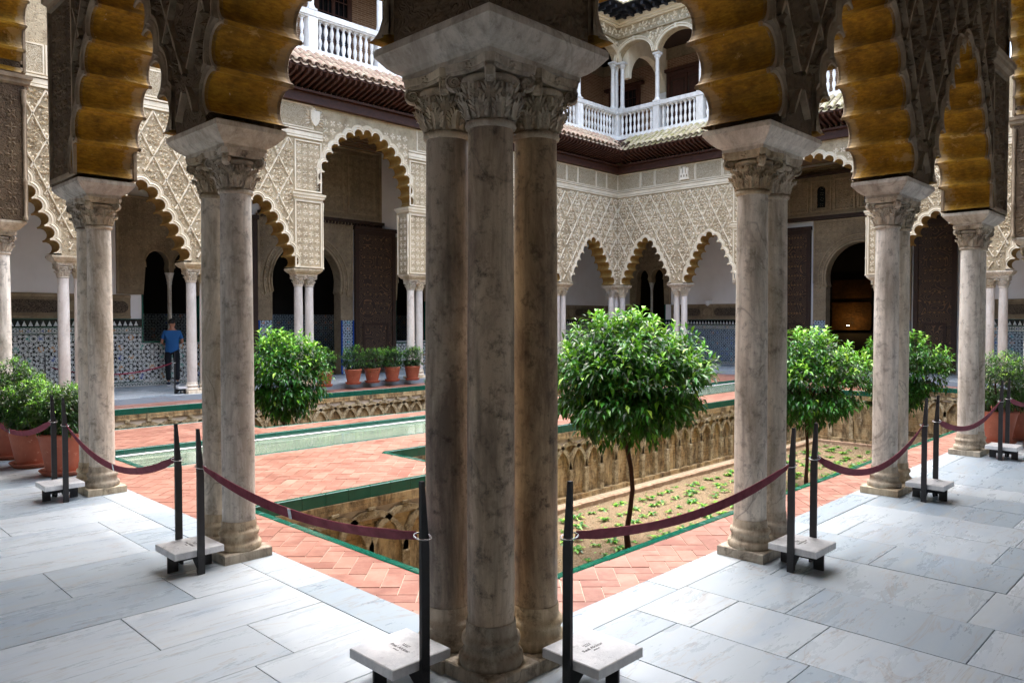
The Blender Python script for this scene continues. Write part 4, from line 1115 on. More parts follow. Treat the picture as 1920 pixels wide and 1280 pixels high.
# carved field above the doorway and its cornice
m_ = MB(); m_.box(8.1, 12.25, -.07, .001, 4.85, 7.1, 0); frame_rect(m_, 8.1, 12.25, 4.85, 7.1, -.07, -1, .07, .05, 1); 
for x in (9.1, 10.35, 11.5): frame_rect(m_, x-.5, x+.5, 5.05, 6.9, -.07, -1, .04, .03, 1)
ornament(m_, 8.3, 12.1, 5.0, 7.0, lambda x, z: True, -.07, -1, .23, 1, .03); m_.obj('carved_panel', [M['stucco_old'], M['relief_old']], wl, TBL)
m_ = MB(); m_.box(8.0, 12.3, -.2, -.0, 4.76, 4.85); 
for q in range(36): m_.box(8.05+q*.118, 8.10+q*.118, -.17, -.02, 4.68, 4.76)
m_.obj('timber_lintel', M['wood_dark'], wl, TBL)
def door_leaf(T, a, b, z1, label):
    t = empty('door_leaf', label, 'door')
    m_ = MB(); m_.box(a, b, -.16, -.10, .04, z1); m_.obj('panel', M['door'], t, T)
    m_ = MB(); frame_rect(m_, a, b, .04, z1, -.16, -1, .14, .03, 0); frame_rect(m_, a+.28, b-.28, .2, 1.62, -.16, -1, .08, .03, 0); m_.obj('stile_frame', M['wood_dark'], t, T)
    m_ = MB(); m_.box(a-.03, b+.03, -.24, -.1, z1, z1+.12); m_.obj('head_rail', M['wood_dark'], t, T)
    m_ = MB(); cx = (a+b)/2
    for i in range(5):
        for j in range(9): m_.lathe([(.035, 0), (.02, .015), (0.0, .02)], 6, (0, 0))
    m_.v = [(a+.35+(b-a-.7)*((k//18) % 5)/4+p[0], -.162-p[2], 1.95+(z1-2.2)*((k//18)//5)/8+p[1]) for k, p in enumerate(m_.v)]
    o = m_.obj('door_stud', M['stud'], t, T); o['kind'] = 'stuff'
door_leaf(TBL, 11.18, 12.75, 4.55, 'tall brown inlaid door leaf standing open behind the row of small potted shrubs')
door_leaf(TBL, 6.95, 7.9, 4.55, 'tall brown inlaid door leaf seen between the near column pair and the small tree')
# right back wall
wr = empty('gallery_back_wall', 'shaded end gallery wall with sconces, blue mosaic dado and a dark horseshoe doorway', 'gallery wall')
WR = 15.55
ops = [(5.85, 8.25, 0, 4.6), (WR-hw, WR+hw, 1.0, 3.9)]
backwall(TBR, -4, BV+.3, ops, wr)
for a, b in ((-4, 4.05), (9.35, WR-hw), (WR+hw, BV)): dado(TBR, a, b, wr, ('mosaic_blue', 'mosaic_small')); inscription(TBR, a, b if a != 9.35 else WR-1.02, wr)
for a, b in ((4.05, 5.85), (8.25, 9.35)): 
    m_ = MB(); m_.box(a, b, 0, .3, 0, 1.74); m_.obj('dado_core', M['plaster'], wr, TBR)
dado(TBR, WR-hw, WR+hw, wr, ('mosaic_blue', 'mosaic_small'), cut=.95, z0=1)
ajimez(TBR, WR, wr, z0=.98, z1=3.75, pan=(1.0, 5.2)); doorway(TBR, 7.05, 1.15, 2.9, wr, 5.2)
m_ = MB(); m_.box(4.1, 10.2, -.07, .001, 5.35, 7.1, 0)
for x in (5.2, 6.0, 6.8, 7.6, 8.4, 9.2): frame_rect(m_, x-.36, x+.36, 5.5, 6.6, -.07, -1, .05, .04, 1)
frame_rect(m_, 4.1, 10.2, 5.35, 7.1, -.07, -1, .06, .05, 1); ornament(m_, 4.2, 10.1, 5.45, 7.0, lambda x, z: True, -.07, -1, .2, 1, .03)
m_.obj('carved_panel', [M['stucco_old'], M['relief_old']], wr, TBR)
m_ = MB(); m_.box(4.0, 10.3, -.2, 0, 5.22, 5.35); m_.box(4.0, 10.3, -.3, -.07, 6.75, 6.83); m_.obj('timber_lintel', M['wood_dark'], wr, TBR)
for x in (5.2, 6.8, 8.4):
    lp = [(x-.14, 5.65)]+[(x+.14*math.cos(PI-PI*q/8), 6.25+.14*math.sin(PI-PI*q/8)) for q in range(9)]+[(x+.14, 5.65)]
    m_ = MB(); m_.poly(lp, -.09, -.07); m_.obj('lattice_light', M['black_tile'], wr, TBR)
m_ = MB()
for a, b in ((5.45, 5.88), (8.22, 8.65)): m_.box(a, b, -.1, -.08, 0.02, 1.7)
m_.obj('mosaic_panel', M['mosaic_blue'], wr, TBR)
door_leaf(TBR, 8.72, 9.85, 4.9, 'dark inlaid door leaf left of the horseshoe doorway behind the second orange tree')
door_leaf(TBR, 4.1, 5.35, 4.9, 'dark inlaid door leaf with star pattern at right of the horseshoe doorway')
# rooms behind the openings
m_ = MB()
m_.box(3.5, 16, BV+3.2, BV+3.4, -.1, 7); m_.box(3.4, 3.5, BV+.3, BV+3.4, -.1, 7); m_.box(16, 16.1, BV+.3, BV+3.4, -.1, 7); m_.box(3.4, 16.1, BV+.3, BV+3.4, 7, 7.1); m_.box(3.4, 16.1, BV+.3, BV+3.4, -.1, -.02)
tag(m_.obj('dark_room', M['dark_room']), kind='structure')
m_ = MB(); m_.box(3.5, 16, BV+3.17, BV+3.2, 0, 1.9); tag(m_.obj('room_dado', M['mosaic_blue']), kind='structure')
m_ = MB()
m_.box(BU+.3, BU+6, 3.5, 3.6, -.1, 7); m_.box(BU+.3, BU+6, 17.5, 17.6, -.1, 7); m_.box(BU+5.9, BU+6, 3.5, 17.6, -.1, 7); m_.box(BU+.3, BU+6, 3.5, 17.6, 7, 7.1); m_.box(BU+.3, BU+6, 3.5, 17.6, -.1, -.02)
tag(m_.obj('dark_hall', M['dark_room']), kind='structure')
t = empty('gilded_wall', 'gilded carved wall glowing inside the dark horseshoe doorway', 'gilded wall')
m_ = MB(); m_.box(8.7, 10.3, 0, .05, 1.3, 3.4); m_.obj('panel', M['gold'], t, lambda x, y, z: (BU+5.8+y, x, z))
m_ = MB(); m_.box(8.7, 10.3, -.08, -.001, 2.35, 2.45); m_.box(8.7, 10.3, -.08, -.001, 1.3, 1.4); m_.obj('gilded_cornice', M['gold'], t, lambda x, y, z: (BU+5.8+y, x, z))
def emis(name, c, s_):
    k = NM(name); k.b.inputs['Emission Color'].default_value = lin(c); k.b.inputs['Emission Strength'].default_value = s_; return k.m
M['glow'] = emis('lit lamp', '#ffcf8a', 12)
t = empty('wall_lamp', 'small lit lamp shining up the gilded wall inside the horseshoe doorway', 'lamp', loc=(BU+5.3, 9.45, 1.42))
m_ = MB(); m_.lathe([(.0, .0), (.06, .01), (.09, .06), (.085, .06), (.0, .03)], 12); m_.obj('bowl', M['metal'], t)
m_ = MB(); m_.lathe([(.0, .035), (.06, .05), (.06, .07), (0, .08)], 10); m_.obj('bulb', M['glow'], t)
ld = bpy.data.lights.new('lamp_light', 'POINT'); ld.energy = 3.5; ld.color = (1, .62, .22); ld.shadow_soft_size = .06
lo = bpy.data.objects.new('lamp_light', ld); sc.collection.objects.link(lo); lo.location = (BU+5.3, 9.45, 1.62)
# sconces
for y_, z_, lb in ((12.85, 2.42, 'white bowl sconce on the end wall, the one right of the far corner'), (18.0, 2.42, None)):
    if not lb: continue
    t = empty('wall_sconce', lb, 'wall lamp', 'white bowl sconces', (BU, y_, z_))
    m_ = MB(); m_.lathe([(.0, -.16), (.05, -.15), (.12, -.08), (.18, .02), (.19, .06), (.17, .06), (.0, .0)], 16, ang=PI, a0=PI/2); m_.obj('bowl', M['lamp_glass'], t)
    m_ = MB(); m_.lathe([(.195, .055), (.2, .065), (.195, .08)], 16, ang=PI, a0=PI/2); m_.obj('rim', M['lamp_glass'], t)
t = empty('wall_sconce', 'white bowl sconce beyond the far corner arch, left one', 'wall lamp', 'white bowl sconces', (19.75+1.2, BV, 2.45))
m_ = MB(); m_.lathe([(.0, -.16), (.05, -.15), (.12, -.08), (.18, .02), (.19, .06), (.17, .06), (.0, .0)], 16, ang=PI, a0=PI); m_.obj('bowl', M['lamp_glass'], t)
m_ = MB(); m_.lathe([(.195, .055), (.2, .065), (.195, .08)], 16, ang=PI, a0=PI); m_.obj('rim', M['lamp_glass'], t)


# ------------------------------------------------------------------ eaves, upper galleries
def eave(T, L, label, mtile, x0=0.0, zoff=0.0, vis=lambda x: True, corner_end=None):
    root = empty('tiled_eave', label, 'tiled eave')
    m_ = MB(); m_.box(x0, L, -.40, -.252, 7.205, 7.30); m_.box(x0, L, -.34, -.252, 7.302, 7.46); m_.box(x0, L, -.46, -.252, 7.462, 7.52)
    m_.obj('fascia_board', M['wood'], root, T)
    m_ = MB(); m_.add([(x0, -1.08, 7.83), (L, -1.08, 7.83), (L, -.2, 7.64), (x0, -.2, 7.64), (x0, -1.08, 7.87), (L, -1.08, 7.87), (L, -.2, 8.54), (x0, -.2, 8.54)],
        [(0, 1, 2, 3), (4, 7, 6, 5), (0, 4, 5, 1), (0, 3, 7, 4), (1, 5, 6, 2)]); m_.obj('soffit_board', M['wood'], root, T)
    rm = MB(); rm.add([(-.032, 0, 0), (.032, 0, 0), (.032, -.80, .20), (-.032, -.80, .20), (-.032, 0, .10), (.032, 0, .10), (.032, -.86, .30), (-.032, -.86, .30)],
        [(0, 3, 2, 1), (4, 5, 6, 7), (0, 1, 5, 4), (1, 2, 6, 5), (2, 3, 7, 6), (3, 0, 4, 7)])
    def mk(m0, nm, mats): return m0.mesh(nm, mats, lambda x, y, z: tuple(Vector(T(x, y, z))-Vector(T(0, 0, 0))))
    rme = mk(rm, 'rafter', [M['wood']]); n = 0; x = x0+.1
    while x < L-.3 and n < 200:
        if vis(x): link('rafter', rme, root, T(x, -.25, 7.53)); n += 1
        x += .168
    # barrel tiles: covers over pans
    def tile(up):
        t = MB(); N = 6; vv = []
        for (y, z, r) in ((0, 0, .085 if up else .10), (-.46, -.31, .10 if up else .085)):
            for rr in (r, r-.014):
                for i in range(N+1):
                    a = PI*i/N; vv.append((rr*math.cos(a), y, z+(rr*math.sin(a)*.85 if up else -rr*math.sin(a)*.6)))
        k = N+1; ff = []
        for i in range(N):
            ff += [(i, i+1, 2*k+i+1, 2*k+i), (k+i, 3*k+i, 3*k+i+1, k+i+1), (2*k+i, 2*k+i+1, 3*k+i+1, 3*k+i), (i, k+i, k+i+1, i+1)]
        t.add(vv, ff, 0, False); return mk(t, 'roof_tile', [mtile])
    up_, dn_ = tile(True), tile(False); n = 0; x = x0+.12
    slope = (8.56-7.90)/.90; rows = 3; sp = .335
    lst = []
    while x < L-.06:
        for r in range(rows+1):
            y = -1.10+.46-.03+r*sp; 
            if y > -.12: continue
            yy = y; z = 7.93+(y+1.12)*.70+.0
            if x > L-(-(y-.46))-.02+.25 if corner_end else False: continue
            if vis(x): lst.append((x, yy, z))
        x += .232
    pans = MB(); top = 0
    for (x, y, z) in lst:
        if top < 292: o = link('roof_tile', up_, root, T(x, y, z+R.uniform(-.006, .006))); top += 1
        # pans between covers, joined
    m_ = MB(); xx = x0+.236
    while xx < L-.2:
        if vis(xx):
            vv = []
            for (y, z) in ((-.15, 8.50), (-1.14, 7.86)):
                for i in range(5): a = PI*i/4; vv.append((xx+.09*math.cos(a), y, z-.04*math.sin(a)+.03))
            m_.add(vv, [(i, i+1, 6+i, 5+i) for i in range(4)])
        xx += .232
    tag(m_.obj('pan_tile', mtile, root, T), kind='stuff')
    return root
eave(TL, U-.25, 'timber eave with clay roof tiles above the long far arcade, under the white balustrade', M['roof_red'], 5.6, corner_end=True)
TRf = lambda x, y, z: (U+y, V-x, z)
eave(lambda x, y, z: (U+y, V-(10.3-x), z), 10.3-.25, 'mossy tiled eave above the end arcade right of the far corner', M['roof_moss'], 0.0, vis=lambda x: x > .2, corner_end=True)

ucol = None
def upper_col_proto():
    r = empty('gallery_column', 'x', 'column', 'slender white columns of the upper gallery'); r['kind'] = 'thing'
    m_ = MB(); m_.box(-.12, .12, -.12, .12, 0, .05); m_.lathe([(.11, .05), (.115, .08), (.09, .11), (.095, .13), (.08, .15)], 14); m_.obj('base', M['white_marble'], r)
    m_ = MB(); m_.lathe([(.078, .15), (.078, .7), (.068, 1.52)], 14); m_.obj('shaft', M['white_marble'], r)
    m_ = MB(); m_.lathe([(.068, 1.52), (.08, 1.53), (.078, 1.55), (.07, 1.56), (.085, 1.64), (.115, 1.70), (.10, 1.71)], 14); m_.box(-.13, .13, -.13, .13, 1.705, 1.78)
    for q in range(8):
        a = q*PI/4; ca, sa = math.cos(a), math.sin(a); m_.tube([(.07*ca, .07*sa, 1.57), (.09*ca, .09*sa, 1.63), (.125*ca, .125*sa, 1.68), (.13*ca, .13*sa, 1.66)], [.018, .02, .018, .008], 5)
    m_.obj('capital', M['white_marble'], r); return r
ucol = upper_col_proto(); ufirst = [True]
def ucolumn(p, label):
    if ufirst[0]: ufirst[0] = False; reg(ucol); DONE.add(ucol.name); ucol.location = p; ucol['label'] = label; return
    dup(ucol, p, 0, label)
def upper(T, cols, x0, x1, label, words, rev=False):
    root = empty('upper_gallery', label, 'gallery wall', 'upper gallery fronts')
    YC = -.05
    m_ = MB(); m_.box(x0, x1, -.24, .26, 8.50, 8.66); m_.box(x0, x1, -.27, .2, 8.50, 8.56); m_.obj('base_course', M['white_marble'], root, T)
    m_ = MB(); m_.box(x0, x1, .26, 3.0, 8.2, 8.5); m_.obj('floor_slab', M['plaster'], root, T)
    # arches
    cs = sorted(cols); zsp = 11.46
    for a, b in zip(cs, cs[1:]):
        la, lb = a+.11, b-.11; mid = (la+lb)/2; hf = (lb-la)/2; rise = .60
        arc = [(mid+hf*math.cos(PI-PI*q/16), zsp+.02+rise*math.sin(PI-PI*q/16)) for q in range(17)]
        loop = [(a, zsp)]+arc+[(b, zsp), (b, 12.30), (a, 12.30)]
        m_ = MB(); m_.poly(loop, YC-.15, YC+.15, 0); m_.obj('spandrel', [M['stucco']], root, T)
        m_ = MB()
        for d0, d1, pr in ((0.0, .035, .08), (.045, .08, .05), (.09, .13, .09)):
            vv = []
            for q in range(17):
                a_ = PI-PI*q/16; c_, s_ = math.cos(a_), math.sin(a_)
                for d, y in ((d0, 0), (d0, -pr), (d1, -pr), (d1, 0)): vv.append((mid+min(hf+d, hf+.105)*c_, YC-.15+y, zsp+.02+(rise+d)*s_))
            m_.add(vv, [(4*q+k, 4*q+k+1, 4*q+5+k, 4*q+4+k) for q in range(16) for k in range(3)])
        m_.box(mid-.045, mid+.045, YC-.25, YC-.15, zsp+rise+.0, zsp+rise+.17); m_.obj('archivolt', M['rib'], root, T)
        m_ = MB()
        for sgn, cx in ((1, a), (-1, b)):
            for q in range(10):
                a_ = R.uniform(0, 6.3); petal(m_, cx+sgn*R.uniform(.06, .30), zsp+R.uniform(.45, .78), a_, .13, .035, YC-.15, .06)
        for q in range(18):
            cx = a+(b-a)*q/18; petal(m_, cx, 12.48+.05*math.sin(q*2), q*2.1, .16, .04, YC-.17, .055); petal(m_, cx+.06, 12.55-.06*math.sin(q*2), q*1.3+2, .14, .035, YC-.17, .05)
        m_.obj('scrollwork', M['relief'], root, T)
    m_ = MB(); m_.box(x0, x1, YC-.17, YC+.15, 12.30, 12.70); m_.box(x0, x1, YC-.22, YC-.165, 12.28, 12.34); m_.obj('frieze', M['stucco'], root, T)
    m_ = MB(); m_.box(x0, x1, YC-.25, YC+.15, 12.70, 12.76); m_.box(x0, x1, YC-.32, YC+.15, 12.76, 12.84); m_.box(x0, x1, YC-.38, YC+.15, 12.84, 12.94); m_.obj('cornice', M['rib'], root, T)
    # back wall and ceiling
    m_ = MB(); m_.box(x0, x1+3, 2.78, 3.0, 8.5, 12.2); m_.obj('brick_wall', M['brick'], root, T)
    m_ = MB(); m_.box(x0, x1+3, 2.70, 2.99, 12.2, 12.62); m_.obj('inner_frieze', M['stucco_old'], root, T)
    m_ = MB(); m_.box(x0, x1+3, YC+.1, 3.0, 12.62, 12.8); m_.obj('ceiling', M['wood_dark'], root, T)
    # balustrade
    bal = empty('balustrade', words, 'balustrade', 'white marble balustrades')
    m_ = MB(); m_.bbox(x0, x1, -.17, .09, 9.53, 9.68, .02); m_.box(x0, x1, -.14, .06, 9.49, 9.53); m_.obj('handrail', M['white_marble'], bal, T)
    bp = MB(); bp.box(-.055, .055, -.055, .055, 0, .05); bp.box(-.05, .05, -.05, .05, .79, .83)
    bp.lathe([(.03, .05), (.045, .08), (.028, .12), (.05, .2), (.058, .27), (.045, .34), (.027, .40), (.042, .42), (.027, .44), (.045, .50), (.056, .57), (.048, .65), (.027, .73), (.042, .77), (.03, .79)], 10)
    bme = bp.mesh('baluster', [M['white_marble']])
    n = 0
    for a, b in zip(cs, cs[1:]):
        k = max(2, round((b-a-.34)/.185)); 
        for i in range(k):
            x = a+.17+(b-a-.34)*(i+.5)/k
            if n < 290: link('baluster', bme, bal, T(x, -.04, 8.66)); n += 1
    for c in cs:
        m_ = MB(); m_.bbox(c-.13, c+.13, -.16, .08, 8.662, 9.49, .004); m_.obj('pedestal', M['white_marble'], bal, T)
    # upper eave
    ev = empty('upper_eave', 'dark bracketed eave with clay tiles crowning '+label.split(' above')[0].split(' right')[0], 'tiled eave')
    m_ = MB(); m_.add([(x0, -1.05, 13.12), (x1, -1.05, 13.12), (x1, .3, 13.0), (x0, .3, 13.0), (x0, -1.05, 13.18), (x1, -1.05, 13.18), (x1, 3.1, 14.9), (x0, 3.1, 14.9)], [(0, 1, 2, 3), (4, 7, 6, 5), (0, 4, 5, 1), (1, 5, 6, 2), (0, 3, 7, 4)])
    m_.obj('eave_board', M['black_wood'], ev, T)
    bm = MB(); bm.box(-.05, .05, -.62, 0, 0, .12); bm.box(-.04, .04, -.4, 0, -.10, 0)
    bme = bm.mesh('bracket', [M['black_wood']], lambda x, y, z: tuple(Vector(T(x, y, z))-Vector(T(0, 0, 0))))
    x = x0+.2
    while x < x1: link('bracket', bme, ev, T(x, -.35, 12.96)) if abs(x-x1) < 9 or 1 else None; x += .36
    tm = MB(); N = 6; vv = []
    for (y, z) in ((0, 0), (-.5, -.24)):
        for i in range(N+1): a = PI*i/N; vv.append((.1*math.cos(a), y, z+.09*math.sin(a)))
    k = N+1; tm.add(vv, [(i, i+1, k+i+1, k+i) for i in range(N)]+[tuple(range(k, 2*k))])
    tme = tm.mesh('roof_tile', [M['roof_moss']], lambda x, y, z: tuple(Vector(T(x, y, z))-Vector(T(0, 0, 0))))
    x = x1-.2; n = 0
    while x > x0 and n < 140:
        for r in range(2): link('roof_tile', tme, ev, T(x, -.62+r*.42, 13.36+r*.2)); n += 1
        x -= .235
    m_ = MB(); m_.box(x0, x1+3, 2.8, 3.1, 12.8, 14.8); m_.obj('gable_wall', M['plaster'], ev, T)
    return root
cL = [U-.05, 18.9, 16.7, 14.5, 12.35, 10.2, 8.05, 5.85, 3.65]
upper(TL, cL, 3.5, U-.05, 'long upper gallery front above the far arcade, in brick behind white arches', 'white marble balustrade of the long upper gallery, left of the far corner')
cRx = [.05, 1.87, 3.67, 5.47, 7.27, 9.07, 10.87]
upper(lambda x, y, z: (U+y, V-(11-x), z), [11-q for q in cRx], 0, 10.95, 'end upper gallery front right of the far corner, with two wide arches', 'white marble balustrade of the end upper gallery, right of the far corner')
ordn = ['first', 'second', 'third', 'fourth', 'fifth', 'sixth', 'seventh', 'eighth', 'ninth']
for i, c in enumerate(cL[1:8]): ucolumn(TL(c, -.05, 9.68), 'slender white upper column, %s left of the far corner' % ordn[i])
for i, c in enumerate(cRx[1:6]): ucolumn(TR(c, -.05, 9.68), 'slender white upper column, %s right of the far corner' % ordn[i])
ucolumn((U-.02, V+.0, 9.68), 'back column of the three white upper columns at the far corner')
ucolumn((U-.30, V-.04, 9.68), 'left one of the three white upper columns at the far corner')
ucolumn((U-.04, V-.30, 9.68), 'right one of the three white upper columns at the far corner')
# openings of the upper galleries
def upper_opening(T, a, b, z0, z1, nm, label, glass):
    t = empty(nm, label, 'door' if 'door' in nm else 'window')
    t['kind'] = 'thing'
    m_ = MB(); m_.box(a, b, 2.70, 2.775, z0, z1); m_.obj('pane' if glass else 'leaf', M['glass'] if glass else M['wood'], t, T)
    m_ = MB(); frame_rect(m_, a-.1, b+.1, z0-.1, z1+.12, 2.775, -1, .14, .14, 0); mx = (a+b)/2; m_.box(mx-.05, mx+.05, 2.64, 2.70, z0, z1)
    m_.box(a-.3, b+.3, 2.55, 2.77, z1+.13, z1+.25); m_.obj('frame', M['wood'], t, T)
    if glass:
        m_ = MB()
        for q in range(1, 6): m_.box(a, b, 2.66, 2.69, z0+(z1-z0)*q/6-.012, z0+(z1-z0)*q/6+.012)
        for q in (.17, .33, .67, .83): m_.box(a+(b-a)*q-.01, a+(b-a)*q+.01, 2.65, 2.66, z0, z1)
        m_.obj('glazing_bar', M['wood'], t, T)
    else:
        for s_ in (0, 1):
            for q in range(3):
                m_ = MB(); xa = a+.08+(b-a)/2*s_; xb = xa+(b-a)/2-.16; za = z0+.15+q*(z1-z0-.2)/3; frame_rect(m_, xa, xb, za, za+(z1-z0)/3-.2, 2.70, -1, .05, .03, 0); m_.obj('raised_panel', M['wood_dark'], t, T)
upper_opening(TR, V-17.35, V-16.0, 9.2, 11.35, 'shuttered_window', 'brown timber window with bars behind the first right upper arch', True)
upper_opening(TR, V-14.45, V-12.9, 8.6, 11.5, 'panelled_door', 'brown panelled door behind the second right upper arch', False)
upper_opening(TL, 9.9, 11.0, 9.3, 11.9, 'shuttered_window', 'dark upper window behind the left balustrade, second from the near column', True)
upper_opening(TL, 12.4, 13.6, 9.3, 11.7, 'dark_window', 'dark upper window just left of the big corner capital', True)
# transverse arch inside the upper corner
t = empty('transverse_arch', 'pale moulded arch crossing the upper gallery behind the far right arches', 'arch'); t['kind'] = 'thing'
m_ = MB(); lp = []
for q in range(17): a = PI-PI*q/16; lp.append((U+1.45+1.15*math.cos(a), 10.9+1.1*math.sin(a)))
loop = [(U+.12, 10.9)]+lp+[(U+2.8, 10.9), (U+2.8, 12.62), (U+.12, 12.62)]
m_.poly(loop, -.14, .14); m_.obj('arch_band', M['rib'], t, lambda x, y, z: (x, 14.75+y, z))
m_ = MB(); m_.box(U+2.62, U+2.78, 14.58, 14.92, 8.5, 10.88); m_.obj('respond', M['plaster'], t)

# ------------------------------------------------------------------ planting
def leaf(mb, p, d, up, l, w_, mat=0, fold=.25, droop=.25):
    d = d.normalized(); s_ = d.cross(up)
    if s_.length < 1e-3: s_ = Vector((1, 0, 0))
    s_.normalize(); n = s_.cross(d)
    mid = p+d*l*.5; tip = p+d*l-n*l*droop
    mb.add([tuple(p), tuple(mid+s_*w_*.5+n*w_*fold), tuple(mid-s_*w_*.5+n*w_*fold), tuple(mid), tuple(tip)], [(0, 3, 1), (0, 2, 3), (1, 3, 4), (3, 2, 4)], mat)
def crown(name, c, rx, rz, ntw, nl, ll, mats, parent, seed, sprig=True, flat=.0, T=None):
    r = random.Random(seed); mb = MB(); C = Vector(c)
    bl = [(Vector((r.gauss(0, 1), r.gauss(0, 1), r.gauss(0, 1))).normalized(), r.uniform(.78, 1.08)) for _ in range(16)]
    for i in range(ntw):
        u = Vector((r.gauss(0, 1), r.gauss(0, 1), r.gauss(0, .9)+.1)).normalized()
        lump = max(b*max(0, u.dot(a))**3 for a, b in bl); rr = (r.uniform(.12, 1) ** .45)*(.68+.42*lump)
        if u.z < -.45: rr *= .85
        base = C+Vector((u.x*rx*rr, u.y*rx*rr, u.z*rz*rr))
        g = (u*(.9)+Vector((0, 0, .45 if u.z > -.1 else -.75))+Vector((r.gauss(0, .35), r.gauss(0, .35), r.gauss(0, .25)))).normalized()
        tl_ = ll*r.uniform(1.0, 2.2); young = u.z > .2 and rr > .8 and r.random() < .42
        for j in range(nl):
            t_ = j/nl; p = base+g*tl_*t_; a = j*2.4+i
            ref = g.cross(Vector((0, 0, 1))); ref = ref.normalized() if ref.length > .1 else Vector((1, 0, 0)); sd = g.cross(ref)
            d = g*(.35+.6*t_)+(ref*math.cos(a)+sd*math.sin(a))*.8; d.z -= .30 if not young else -.1
            l = ll*r.uniform(.7, 1.15)*(.8 if t_ > .8 else 1)
            leaf(mb, p, d, Vector((0, 0, 1)), l, l*.36, 1 if young and t_ > .2 else (1 if r.random() < .04 else 0), .18, r.uniform(.1, .4))
    if sprig:
        for i in range(12):
            a = r.uniform(0, 2*PI); q = r.uniform(0, .62)*rx; p0 = C+Vector((math.cos(a)*q, math.sin(a)*q, rz*.85)); g = Vector((r.gauss(0, .18), r.gauss(0, .18), 1)).normalized()
            H = rz*r.uniform(.25, .5)
            mb.tube([tuple(p0), tuple(p0+g*H)], [.008, .003], 4, 1)
            for j in range(9):
                t_ = .25+.75*j/9; a2 = j*2.4; d = Vector((math.cos(a2), math.sin(a2), .7)); leaf(mb, p0+g*H*t_, d, Vector((0, 0, 1)), ll*1.05, ll*.42, 1, .15, .3)
    o = mb.obj(name, mats, parent, T); o['kind'] = 'stuff'; return o
def orange_tree(x, y, zc, rx, rz, label, seed, ntw=520, nl=9, ll=.105):
    t = empty('orange_tree', label, 'tree', 'clipped orange trees in the sunken beds', (x, y, -1.5)); r = random.Random(seed+5)
    cz = zc+1.5; mb = MB(); pts = [(0, 0, -.02)]; n = 6; bx, by = r.uniform(-.05, .05), r.uniform(-.05, .05)
    for i in range(1, n+1): pts.append((bx*math.sin(i*1.3), by*math.cos(i*1.1), (cz-rz*.75)*i/n))
    mb.tube(pts, [.05, .038, .034, .032, .031, .033, .04], 8)
    mb.obj('trunk', M['bark_red'], t); top = Vector(pts[-1])
    mb = MB()
    for k in range(9):
        a = k*2*PI/9+r.uniform(-.3, .3); e = top+Vector((math.cos(a)*rx*.6, math.sin(a)*rx*.6, rz*r.uniform(.5, 1.2)))
        m1 = top.lerp(e, .45)+Vector((0, 0, .06)); mb.tube([tuple(top-Vector((0, 0, .05))), tuple(m1), tuple(e)], [.03, .02, .008], 6)
        for q in range(3):
            e2 = e+Vector((r.gauss(0, .3), r.gauss(0, .3), r.uniform(0, .3))); mb.tube([tuple(m1), tuple(e2)], [.012, .004], 5)
    mb.obj('branch', M['bark_red'], t)
    crown('crown', (0, 0, cz), rx, rz, ntw, nl, ll, [M['leaf'], M['leaf_young']], t, seed)
orange_tree(6.0, 3.5, .84, .95, .76, 'large round orange tree just right of the corner columns, nearest of the trees', 3, 1250, 9, .155)
orange_tree(11.75, 3.5, .50, .98, .82, 'second orange tree, between the two near column pairs at right', 7, 850, 9, .15)
orange_tree(17.4, 3.5, .40, .95, .82, 'farthest orange tree of the right row, left of the last near column', 9, 600, 9, .15)
orange_tree(5.3, 11.6, .50, .80, .80, 'small orange tree beyond the pool, left of the corner columns', 13, 700, 9, .15)
orange_tree(10.1, 11.6, .45, .75, .82, 'orange tree beyond the pool mostly hidden behind the corner columns', 17, 600, 9, .13)
def potted(x, y, z, s_, label, group, rx, rz, seed, ntw, ll=.06, hpot=.42):
    t = empty('potted_shrub', label, 'potted plant', group, (x, y, z))
    r0 = .17*s_; r1 = .245*s_
    m_ = MB(); m_.lathe([(0, .045), (r0, .045), (r0*1.02, .06), (r1*.94, hpot-.08), (r1*.95, hpot-.075), (r1*.95, hpot-.06), (r1*1.02, hpot-.03), (r1*1.03, hpot), (r1*.92, hpot+.002), (r1*.88, hpot-.05), (0, hpot-.05)], 28); m_.obj('pot', M['pot'], t)
    m_ = MB(); m_.lathe([(0, 0), (r0*1.15, 0), (r0*1.38, .05), (r0*1.40, .055), (r0*1.34, .058), (r0*1.1, .035), (0, .035)], 28); m_.obj('saucer', M['pot'], t)
    m_ = MB(); m_.tube([(0, 0, hpot-.06), (.02, 0, hpot+.15), (0, .01, hpot+rz)], [.02, .016, .01], 6); m_.obj('stem', M['bark'], t)
    crown('foliage', (0, 0, hpot+rz*.80), rx, rz, ntw, 8, ll, [M['laurel'], M['leaf_young']], t, seed, sprig=False)
gA = 'laurels in big terracotta pots at the left'
potted(.02, 6.78, 0, 1.08, 'potted laurel nearest the left column pair, in a flaking terracotta pot', gA, .33, .25, 21, 700, .06, .46)
potted(-.10, 7.55, 0, 1.05, 'middle one of the three big potted laurels at the left', gA, .34, .27, 22, 620, .06, .45)
potted(-.12, 8.35, 0, 1.1, 'potted laurel at the left edge of the photo, tallest of the three', gA, .36, .38, 23, 680, .06, .46)
gB = 'small potted shrubs before the great arch'
for i, (x, y) in enumerate([(8.02, 14.45), (8.98, 14.58), (9.62, 14.62), (10.32, 14.66), (10.98, 14.6)]):
    potted(x, y, 0, .92, 'small clipped shrub in a pot, %s from the left in the far row' % ordn[i], gB, .29, .29+.05*(i == 1), 31+i, 320, .065, .40)
potted(9.55, -.05, 0, 1.1, 'potted laurel beside the last near column at the right, left one', 'laurels in pots at the right', .38, .42, 41, 480, .06, .46)
